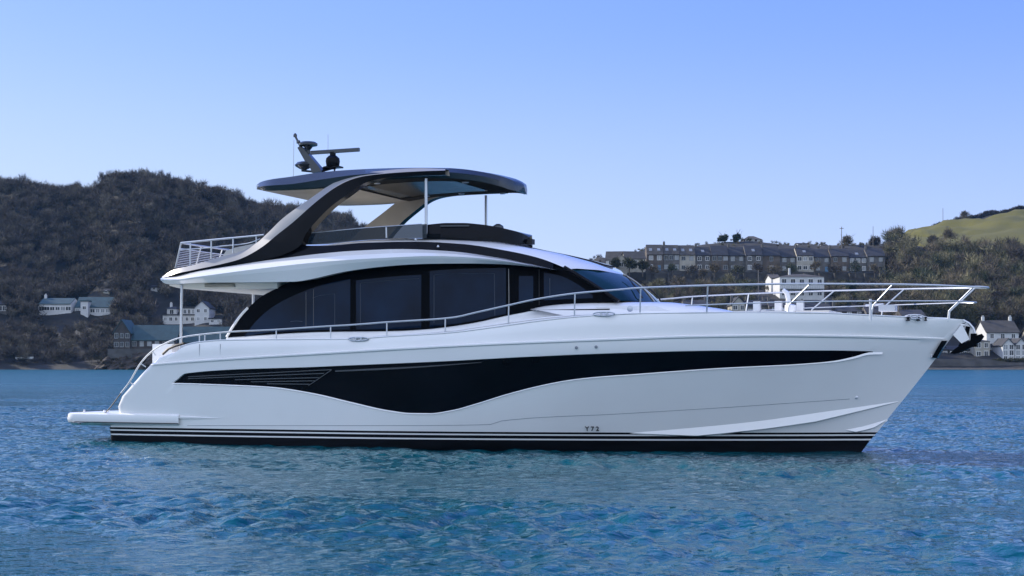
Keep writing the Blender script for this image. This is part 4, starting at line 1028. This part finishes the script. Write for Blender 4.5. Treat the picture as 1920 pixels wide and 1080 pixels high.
def house(name, px0, px1, pyb, pye, pyr, Yd, label, group=None, wall='wwall', roof='slate', depth=8., yaw=0., wins=2, rows=2, gable='side', chim=1, ww=.95, wh_=1.2, lit='pane', door=False, base=3.5, cat='house', frame='wframe', skyl=0, porch=False):
    Yd = seat(px0, px1, pyb, Yd, group); a_ = W(px0, pyb, Yd); c_ = W(px1, pyb, Yd); w_ = c_.x-a_.x; he = (pyb-pye)/F*Yd; hr_ = (pyb-pyr)/F*Yd
    o = empty(name, ((a_.x+c_.x)/2, Yd, a_.z), yaw); tag(o, label, cat, group); hw = w_/2
    b = MB(); ov = .3
    if gable == 'side':       # ridge runs left to right
        for (x0, x1, y0, y1) in [(-hw, hw, 0, depth)]:
            V = [(x0, y0, -base), (x1, y0, -base), (x1, y1, -base), (x0, y1, -base), (x0, y0, he), (x1, y0, he), (x1, y1, he), (x0, y1, he), (x0, depth/2, hr_-.1), (x1, depth/2, hr_-.1)]
            b.add(V, [(0, 1, 5, 4), (1, 2, 6, 9, 5), (2, 3, 7, 6), (3, 0, 4, 8, 7), (0, 3, 2, 1)])
        b.build('wall', M[wall], o, smooth=0)
        rb = MB(); sl = (hr_-he)/(depth/2)
        V = [(-hw-ov*(group is None), -ov, he-ov*sl+.05), (hw+ov*(group is None), -ov, he-ov*sl+.05), (hw+ov*(group is None), depth/2, hr_+.05), (-hw-ov*(group is None), depth/2, hr_+.05), (hw+ov*(group is None), depth+ov, he-ov*sl+.05), (-hw-ov*(group is None), depth+ov, he-ov*sl+.05)]
        V += [(x, y, z-.18) for x, y, z in V]
        rb.add(V, [(0, 1, 2, 3), (3, 2, 4, 5), (6, 9, 8, 7), (9, 11, 10, 8), (0, 6, 7, 1), (5, 4, 10, 11), (0, 3, 9, 6), (3, 5, 11, 9), (1, 7, 8, 2), (2, 8, 10, 4)])
    elif gable == 'front':
        V = [(-hw, 0, -base), (hw, 0, -base), (hw, depth, -base), (-hw, depth, -base), (-hw, 0, he), (hw, 0, he), (hw, depth, he), (-hw, depth, he), (0, 0, hr_-.1), (0, depth, hr_-.1)]
        b.add(V, [(0, 1, 5, 8, 4), (1, 2, 6, 5), (2, 3, 7, 9, 6), (3, 0, 4, 7), (0, 3, 2, 1)]); b.build('wall', M[wall], o, smooth=0)
        rb = MB(); sl = (hr_-he)/hw
        V = [(-hw-ov, -ov, he-ov*sl+.05), (0, -ov, hr_+.05), (0, depth+ov, hr_+.05), (-hw-ov, depth+ov, he-ov*sl+.05), (hw+ov, -ov, he-ov*sl+.05), (hw+ov, depth+ov, he-ov*sl+.05)]
        V += [(x, y, z-.18) for x, y, z in V]
        rb.add(V, [(0, 1, 2, 3), (1, 4, 5, 2), (6, 9, 8, 7), (7, 8, 11, 10), (0, 6, 7, 1), (1, 7, 10, 4), (0, 3, 9, 6), (4, 10, 11, 5)])
    elif gable == 'hip':
        b.box((-hw, 0, -base), (hw, depth, he)); b.build('wall', M[wall], o, smooth=0); rb = MB(); k = min(hw*.7, depth/2)
        V = [(-hw-ov, -ov, he), (hw+ov, -ov, he), (hw+ov, depth+ov, he), (-hw-ov, depth+ov, he), (-hw+k, depth/2, hr_), (hw-k, depth/2, hr_)]
        rb.add(V, [(0, 1, 5, 4), (1, 2, 5), (2, 3, 4, 5), (3, 0, 4), (0, 3, 2, 1)])
    else:                     # flat
        b.box((-hw, 0, -base), (hw, depth, he)); b.build('wall', M[wall], o, smooth=0); rb = MB(); rb.box((-hw-.25, -.3, he+.003), (hw+.25, depth+.25, max(hr_, he+.2)))
    rf = rb.build('roof', M[roof], o, smooth=0)
    rr = random.Random(hash((px0, pyb)) & 0xffff)
    for i in range(chim):
        x = (-hw+.6) if i == 0 else (hw-.6 if i == 1 else 0); yb = depth/2; zt_ = hr_+1.0
        c = MB(); c.box((x-.35, yb-.3, he), (x+.35, yb+.3, zt_)); 
        for dx in (-.15, .15): c.lathe([(.1, zt_-.01), (.09, zt_+.35)], at=(x+dx, yb, 0), n=8)
        c.build('chimney', M['gwall' if wall != 'wwall' else 'wwall'], rf, smooth=0)
    for i in range(skyl):
        x = -hw+w_*(i+.5)/skyl; t = .45; y_ = depth/2*t; z_ = he+(hr_-he)*t; c = MB(); d_ = .55; dz = (hr_-he)/(depth/2)*d_
        c.add([(x-.5, y_-d_, z_-dz+.14), (x+.5, y_-d_, z_-dz+.14), (x+.5, y_+d_, z_+dz+.14), (x-.5, y_+d_, z_+dz+.14), (x-.5, y_-d_, z_-dz), (x+.5, y_-d_, z_-dz), (x+.5, y_+d_, z_+dz), (x-.5, y_+d_, z_+dz)], [(0, 1, 2, 3), (0, 4, 5, 1), (1, 5, 6, 2), (2, 6, 7, 3), (3, 7, 4, 0)]); c.build('skylight', M['curt'], rf, smooth=0)
    for r_ in range(rows):
        zc = he*(r_+.55)/rows
        for i in range(wins):
            x = -hw+w_*(i+.5)/wins; u = ww*(.9+.3*rr.random()); v = wh_*(.9+.2*rr.random())
            if door and r_ == 0 and i == wins//2:
                c = MB(); c.box((x-.5, -.06, .0), (x+.5, .02, 2.05)); c.build('door', M[rr.choice(['blue', 'wframe', 'dwall'])], o, smooth=0); continue
            f = MB()
            f.box((x-u/2-.1, -.08, zc-v/2-.12), (x+u/2+.1, .02, zc-v/2)); f.box((x-u/2-.1, -.08, zc+v/2), (x+u/2+.1, .02, zc+v/2+.1))
            f.box((x-u/2-.1, -.075, zc-v/2+.002), (x-u/2, .02, zc+v/2-.002)); f.box((x+u/2, -.075, zc-v/2+.002), (x+u/2+.1, .02, zc+v/2-.002)); f.box((x-.035, -.07, zc-v/2+.003), (x+.035, .02, zc+v/2-.003))
            fr_ = f.build('window', M[frame], o, smooth=0)
            g = MB(); g.box((x-u/2+.002, -.04, zc-v/2+.004), (x+u/2-.002, .015, zc+v/2-.004)); g.build('pane', M['curt' if rr.random() < (.5 if lit == 'curt' else .15) else 'pane'], fr_, smooth=0)
    return o
# --- long hilltop terrace, one thing per house
G_TER = 'terraced houses in the long hilltop row'
edges = [1213, 1244, 1274, 1304, 1334, 1366, 1398, 1430, 1463, 1494, 1526, 1558, 1592, 1626, 1660]
ordn = ['first', 'second', 'third', 'fourth', 'fifth', 'sixth', 'seventh', 'eighth', 'ninth', 'tenth', 'eleventh', 'twelfth', 'thirteenth', 'last']
for i in range(14):
    t = i/13; jt = [0, 0, 0, 2.5, -.5, 1.5, -2, .5, 2.5, -1, 1.5, 0, 2, -1.5][i]; d = 482+6*t+[0, .3, .1, 1.4, .6, 1.8, .2, .9, 2., .4, 1.5, .1, 1.9, .8][i]; wl = ['bwall', 'gwall', 'cwall', 'gwall', 'bwall', 'gwall', 'gwall'][i % 7]; rf = 'slate2' if i < 3 else 'slate'
    house('terraced_house', edges[i], edges[i+1]-.3, 509+3*t+(i % 3)*.5, 476+5*t-(i % 2)+jt*.6, 457+8*t+jt+(1 if i > 8 else 0), d, '%s house from the left end of the long terrace on the hilltop' % ordn[i] if i < 13 else 'last house at the right end of the long hilltop terrace, by the large tree', G_TER, wl, rf, depth=8.5, wins=[2, 3, 2, 2, 3, 2, 2, 1, 2, 3, 2, 2, 3, 2][i], rows=2, chim=1 if i % 2 else 0, lit='curt', skyl=(2 if i in (0, 1, 2) else 1 if i % 3 == 0 else 0), ww=1.1, wh_=1.25, base=2.5, frame='curt' if i % 3 else 'wframe', door=i % 2 == 0)
house('cottage', 1172, 1210, 500, 484, 470, 478, 'small pale house with brown roof left of the long terrace', None, 'cwall', 'slate2', depth=7, wins=3, rows=1, chim=0, lit='curt', yaw=.1)
house('cottage', 1136, 1170, 500, 486, 470, 484, 'small house with dark gable at the far left of the hilltop', None, 'wwall', 'slate2', depth=7, wins=2, rows=1, chim=0, yaw=-.15)
house('cottage', 1155, 1176, 504, 490, 476, 474, 'tiny grey gabled house below the left hilltop cottages', None, 'cwall', 'slate', depth=6, wins=1, rows=1, chim=0, gable='front')
house('crest_house', 1395, 1428, 458, 449, 441, 548, 'low dark house on the skyline right of the pines', None, 'dwall', 'slate2', depth=8, wins=3, rows=1, chim=0, gable='hip')
house('bungalow', 1496, 1516, 461, 457, 454.5, 556, 'low white building on the skyline, half hidden by the crest', None, 'wwall', 'slate', depth=6, wins=2, rows=1, chim=0, wh_=.5)
house('crest_shed', 1540, 1550, 462, 459, 457, 556, 'tiny pale shed on the skyline left of the telegraph pole', None, 'wwall', 'slate', depth=4, wins=1, rows=1, chim=0, wh_=.5, cat='shed')
# retaining wall under the terrace
b = MB(); P = [(px, W(px, 0, 477).x) for px in np.linspace(1211, 1664, 40)]
rows_ = [[], [], [], []]
for px, x in P:
    zt_ = W(px, 508+4*(px-1211)/450, 477).z; zb_ = W(px, 548, 477).z-4
    rows_[0].append((x, 475.6, zb_)); rows_[1].append((x, 476.6, zt_)); rows_[2].append((x, 477.2, zt_)); rows_[3].append((x, 477.3, zb_))
b.grid(rows_, closed=True); nn = len(P)
b.F += [(0, nn, 2*nn, 3*nn), (nn-1, 2*nn-1, 3*nn-1, 4*nn-1)]; b.mi += [0, 0]
for px in np.linspace(1225, 1650, 16): x = W(px, 0, 476).x; b.box((x-.35, 474.9, W(px, 548, 477).z-4), (x+.35, 476.2, W(px, 513, 477).z))
rw = b.build('retaining_wall', M['wallst'], None, smooth=0); tag(rw, 'tall dark stone retaining wall under the long hilltop terrace', 'wall')
# --- white villa
vl = house('villa', 1462, 1545, 561, 519, 512, 420, 'large white villa with hipped roof halfway up the right bank', None, 'wwall', 'slate2', depth=11, wins=5, rows=2, gable='hip', chim=0, ww=1.1, wh_=1.5, yaw=0)
house('villa_wing', 1446, 1462, 548, 521, 513, 419, 'narrow white lean wing at the left end of the villa', None, 'wwall', 'slate2', depth=10, wins=1, rows=2, gable='side', chim=0, ww=.8, wh_=.9, yaw=0, cat='house wing')
b = MB(); b.tube([(-2.8, 4.5, 6.8), (-2.8, 4.5, 9.4)], [.42, .30], 8); b.build('chimney', M['wwall'], vl, smooth=30)
b = MB(); hw = (W(1545, 0, 420)-W(1462, 0, 420)).x/2
b.box((-hw, -1.4, 2.9), (hw, -.002, 3.05)); 
for i in range(26): x = -hw+2*hw*i/25; b.box((x-.03, -1.4, 3.05), (x+.03, -1.34, 3.9))
b.box((-hw, -1.43, 3.9), (hw, -1.33, 3.98)); b.build('balcony', M['curt'], vl, smooth=0)
# --- houses below the villa and along the rail
G_LO = 'dark roofed houses on the lower right bank'
lo = [(1372, 1398, 592, 570, 556, 398, 'cwall', 'slate', 'front', 'small gabled house with pale front left of the villa, behind the rail'),
      (1400, 1440, 592, 572, 562, 400, 'gwall', 'slate', 'side', 'dark roofed house below and left of the white villa'),
      (1442, 1500, 594, 574, 563, 398, 'gwall', 'slate', 'side', 'dark roofed house directly below the white villa'),
      (1505, 1560, 596, 580, 568, 396, 'dwall', 'slate', 'side', 'low dark house below the right half of the villa'),
      (1565, 1620, 600, 584, 572, 394, 'dwall', 'slate', 'hip', 'dark hipped roof house right of the villa behind the deck fittings'),
      (1625, 1672, 604, 586, 574, 392, 'gwall', 'slate', 'side', 'grey house behind the bow windlass'),
      (1690, 1735, 606, 590, 580, 390, 'dwall', 'slate', 'side', 'dark house behind the bow mooring rollers'),
      (1282, 1330, 588, 573, 562, 402, 'gwall', 'slate', 'side', 'dark house between the windscreen and the third rail post')]
for i, (x0, x1, yb, ye, yr, d, wl, rf, gb, lb) in enumerate(lo):
    house('bank_house', x0, x1, yb+8, ye, yr, d, lb, G_LO, wl, rf, depth=8, wins=3 if x1-x0 > 35 else 2, rows=1 if i % 2 else 2, gable=gb, chim=2 if i % 2 else 1, lit='curt', base=5)
# creamy house and blue annex by the bow rail tip
house('cream_house', 1758, 1806, 566, 546, 541, 440, 'cream house with low roof behind the tip of the bow rail', None, 'cwall', 'slate', depth=8, wins=4, rows=1, gable='hip', chim=0, yaw=.25)
house('garden_house', 1822, 1862, 568, 552, 549, 436, 'small white and blue garden house just right of the bow rail tip', None, 'wwall', 'blue', depth=5, wins=4, rows=1, gable='flat', chim=0, wh_=1.2, ww=1.1)
# waterside houses at the right edge
house('waterside_house', 1850, 1910, 676, 622, 600, 386, 'tall waterside house with grey slate roof above the anchor', None, 'wwall', 'slate2', depth=10, wins=3, rows=3, gable='side', chim=2, yaw=.0, lit='pane', base=4)
house('waterside_house', 1828, 1856, 672, 640, 636, 380, 'low waterside house with round bay window just right of the anchor', None, 'cwall', 'slate', depth=7, wins=2, rows=2, gable='hip', chim=0, base=4)
house('waterside_house', 1880, 1902, 678, 646, 634, 377, 'left one of the white gabled waterside houses with balcony at the right edge', 'white gabled waterside houses', 'wwall', 'slate', depth=8, wins=2, rows=3, gable='front', chim=0, base=4, lit='curt')
house('waterside_house', 1903, 1926, 678, 646, 634, 377.5, 'right one of the white gabled waterside houses, cut by the photo edge', 'white gabled waterside houses', 'wwall', 'slate', depth=8, wins=2, rows=3, gable='front', chim=0, base=4, lit='curt')
house('waterside_house', 1780, 1826, 674, 655, 648, 384, 'low dark waterside building behind the anchor', None, 'gwall', 'slate', depth=8, wins=4, rows=1, gable='side', chim=0, base=4)
house('waterside_house', 1742, 1778, 676, 655, 648, 384, 'low grey waterside shed beside the stem of the bow', None, 'gwall', 'slate', depth=8, wins=3, rows=1, gable='hip', chim=0, base=4)
house('waterside_house', 1935, 1990, 676, 630, 610, 386, 'waterside house just beyond the right edge', None, 'cwall', 'slate', depth=9, wins=3, rows=3, gable='side', chim=1, base=4)
# quay and gardens
b = MB(); P = np.linspace(1560, 2300, 50); R0, R1, R2, R3 = [], [], [], []
for i, px in enumerate(P):
    x = W(px, 0, 371).x; t = smooth((px-1840)/60.); zq = W(px, 673-0*t, 371).z-.9*t
    R0.append((x, 370.2+.3*math.sin(i), -1)); R1.append((x, 371, zq)); R2.append((x, 372.2, zq)); R3.append((x, 373.5, -1))
b.grid([R0, R1, R2, R3], closed=True); qw = b.build('quay_wall', M['wallst'], None, smooth=0); tag(qw, 'long dark stone quay wall at the water edge behind the bow', 'wall')
b = MB(); R0, R1, R2 = [], [], []
for i, px in enumerate(np.linspace(1600, 2300, 80)):
    x = W(px, 0, 366).x; k = math.sin(i*1.7)*.4+math.sin(i*.6)*.5; R0.append((x, 364.5+k, -.4)); R1.append((x, 366.5+k*.6, .28+.1*math.sin(i*2.3))); R2.append((x, 370.6, .6))
b.grid([R0, R1, R2]); M['shingle'] = mat('shingle', (.05, .047, .04), .95, var=.4, vscale=1.5, bump=1., bscale=4); sh_ = b.build('foreshore', M['shingle'], None); tag(sh_, kind='structure')
for i, (px, r_) in enumerate(((1866, .8), (1876, 1.0), (1886, .8), (1897, 1.1), (1908, .9), (1916, 1.0))):
    rg = np.random.default_rng(300+i); p = W(px, 681, 373.5); T_ = tri_cloud(rg, (0, 0, r_*.6), (r_*1.3, r_, r_*.8), 260, .4, width=.3, shell=.3)
    o = npmesh('garden_bush', T_, np.arange(len(T_)).reshape(-1, 3), 3, M['scrub'], smooth=False); o.location = p; tag(o, 'low yellow green garden bush on the quay under the white gabled houses', 'bush', 'garden bushes on the quay')
# --- left bank buildings
house('white_lodge', 73, 133, 590, 569, 558, 400, 'left one of the two long white houses on the wooded left bank', 'long white houses on the left bank', 'wwall', 'green', depth=9, wins=6, rows=1, gable='side', chim=1, frame='wframe', lit='curt', ww=1.3, wh_=1.)
b = MB(); a_ = W(73, 590, 400)
house('white_lodge', 140, 207, 592, 575, 556, 398, 'right one of the two long white houses, with a small dormer block', 'long white houses on the left bank', 'wwall', 'green', depth=9, wins=7, rows=1, gable='side', chim=0, lit='curt', ww=1.1, wh_=1.)
house('white_lodge_dormer', 151, 165, 592, 565, 563, 396.5, 'small white square block rising at the left of the right long white house', None, 'wwall', 'green', depth=3, wins=1, rows=1, gable='flat', chim=0, base=.5, ww=.8, wh_=.9, cat='house block')
house('gabled_house', 365, 392, 606, 576, 564, 396, 'white house with a steep pointed gable on the left bank', None, 'wwall', 'slate', depth=9, wins=2, rows=2, gable='front', chim=0, base=3, ww=.7, wh_=.9)
house('white_annex', 305, 366, 607, 591, 589, 395.5, 'low white annex left of the pointed gable house', None, 'wwall', 'slate', depth=8, wins=6, rows=1, gable='flat', chim=0, ww=.7, wh_=1.)
house('white_annex', 392, 416, 607, 598, 596, 395.5, 'very low white annex right of the pointed gable house', None, 'wwall', 'slate', depth=8, wins=2, rows=1, gable='flat', chim=0, ww=.7, wh_=.6)
house('white_tower_block', 313, 331, 592, 579, 574, 401, 'small white block behind the low annex with a hipped roof', None, 'wwall', 'slate', depth=6, wins=1, rows=1, gable='hip', chim=1)
house('link_house', 343, 366, 592, 578, 575, 402, 'white link block between the post and the pointed gable', None, 'wwall', 'slate', depth=6, wins=3, rows=1, gable='flat', chim=0, ww=.7)
house('boathouse', 213, 244, 655, 622, 599, 374, 'dark waterside hall with a steep green gable', None, 'dwall', 'green', depth=9, wins=3, rows=2, gable='front', chim=0, ww=.8, wh_=1.1, lit='pane', frame='curt')
house('boathouse_range', 244.5, 330, 655, 636, 609, 375, 'long dark waterside range with green roof right of the green gable', None, 'dwall', 'green', depth=9, wins=6, rows=1, gable='side', chim=0, lit='curt', ww=.9, wh_=1.1, frame='curt', skyl=0)
house('boathouse_range', 331, 440, 655, 640, 612, 377, 'second long green roofed range, seen behind the stern handrail', None, 'dwall', 'green', depth=9, wins=7, rows=1, gable='side', chim=0, lit='curt', ww=.9, wh_=1.1, frame='curt')
house('left_cottage', -12, 12, 588, 570, 564, 402, 'dim grey house cut by the left edge of the photo', None, 'gwall', 'slate', depth=7, wins=3, rows=1, gable='side', chim=0)
house('hill_cottage', 283, 295, 545, 538, 534, 440, 'tiny pale cottage high in the wood above the pointed gable', None, 'wwall', 'slate', depth=5, wins=1, rows=1, gable='side', chim=0, ww=.6, wh_=.6)
house('hill_cottage', 193, 205, 549, 545, 541, 438, 'tiny dim cottage in the wood above the long white houses', None, 'cwall', 'slate', depth=5, wins=1, rows=1, gable='side', chim=0, ww=.6, wh_=.6)
# sea wall and rocky cliff under the boathouse
b = MB(); R0, R1, R2, R3 = [], [], [], []
for i, px in enumerate(np.linspace(203, 460, 40)):
    x = W(px, 0, 372).x; R0.append((x, 371.2, W(px, 672, 372).z)); R1.append((x, 371.4, W(px, 654, 372).z)); R2.append((x, 374, W(px, 654, 372).z)); R3.append((x, 374, W(px, 672, 372).z))
b.grid([R0, R1, R2, R3], closed=True); sw = b.build('terrace_wall', M['wallst'], None, smooth=0); tag(sw, 'pale stone terrace wall under the green roofed waterside halls', 'wall')
rg = np.random.default_rng(77); rz_ = fft_field(256, 60., 33, lam_lo=1., lam_hi=12, power=2.6)[0]
cl = np.linspace(175, 560, 150); G = []
for t in np.linspace(0, 1, 16):
    row = []
    for px in cl:
        e = smooth((px-178)/35.)*smooth((560-px)/60.); x = W(px, 0, 371).x; zt_ = W(px, 661, 371).z*(.25+.75*e); z = -.3+(zt_+.3)*t
        y = 368.6+2.8*t**.8+.9*float(samp(rz_, 60., np.array(x), np.array(z*2.)))*(1-t*.5)
        row.append((x, y, z))
    G.append(row)
G.append([(x, 376, z) for x, y, z in G[-1]])
cf = MB().grid(G).build('cliff', M['rock'], None, smooth=0); tag(cf, kind='structure')
# jetty pontoon and small boat at the left shore
def pole(name, px, pyb, pyt, Yd, label, arms=1, r=.12):
    a_ = W(px, pyb, Yd); h_ = (pyb-pyt)/F*Yd; b = MB(); b.tube([(0, 0, -1), (0, 0, h_)], [r, r*.7], 8); o = empty(name, a_); tag(o, label, 'pole'); b.build('pole_shaft', M['pole'], o)
    if arms:
        b = MB(); b.box((-.7, -.06, h_-.7), (.7, .06, h_-.55)); 
        for x in (-.6, -.2, .2, .6): b.lathe([(.05, 0), (.05, .15)], at=(x, 0, h_-.55), n=6)
        b.build('crossarm', M['pole'], o, smooth=0)
    return o
pole('telegraph_pole', 1578, 470, 425, 500, 'tall telegraph pole on the skyline above the terrace', r=.16)
pole('thin_mast', 1637, 468, 424, 540, 'thin mast beside the small bare tree on the skyline', arms=0, r=.12)
pole('thin_mast', 1768, 425, 390, 742, 'thin mast standing in the hedge above the field', arms=0, r=.16)
pole('lamp_post', 1422, 560, 506, 425, 'grey lamp post left of the white villa', arms=0, r=.14)
# bare bending road bank lamps: pale round spots among the lower houses are small white chimneys
def dinghy(px, py, Yd, label):
    p = W(px, py, Yd); o = empty('dinghy', p); tag(o, label, 'boat'); b = MB(); L_ = 3.2
    sec = []
    for t in np.linspace(0, 1, 9):
        w_ = .75*math.sqrt(max(.0, 1-t**3)); z0 = .0; x = -L_/2+L_*t; sec.append([(x, -w_, .55+.1*t), (x, -w_*.7, .1), (x, 0, z0), (x, w_*.7, .1), (x, w_, .55+.1*t)])
    b.grid(sec); b.build('hull', M['wwall'], o, smooth=40); c = MB(); c.box((-.6, -.7, .4), (-.3, .7, .46)); c.build('thwart', M['beige'], o); return o
dinghy(51, 673.5, 374, 'small pale dinghy drawn up on the dark left shore'); dinghy(42, 674, 375.5, 'second dim dinghy just left of the pale one on the left shore')

# ================================================================== AIR
hz = bpy.data.materials.new('haze_air'); hz.use_nodes = True; hn = hz.node_tree; hn.nodes.clear()
ho = hn.nodes.new('ShaderNodeOutputMaterial'); hv = hn.nodes.new('ShaderNodeVolumePrincipled'); hv.inputs['Color'].default_value = (.18, .5, 1., 1); hv.inputs['Density'].default_value = .00005; hv.inputs['Anisotropy'].default_value = .2
hn.links.new(hv.outputs[0], ho.inputs['Volume'])
hb = MB().box((-1500, -1300, -26), (1500, 1500, 150)).build('haze', hz, None, smooth=0); tag(hb, kind='stuff')
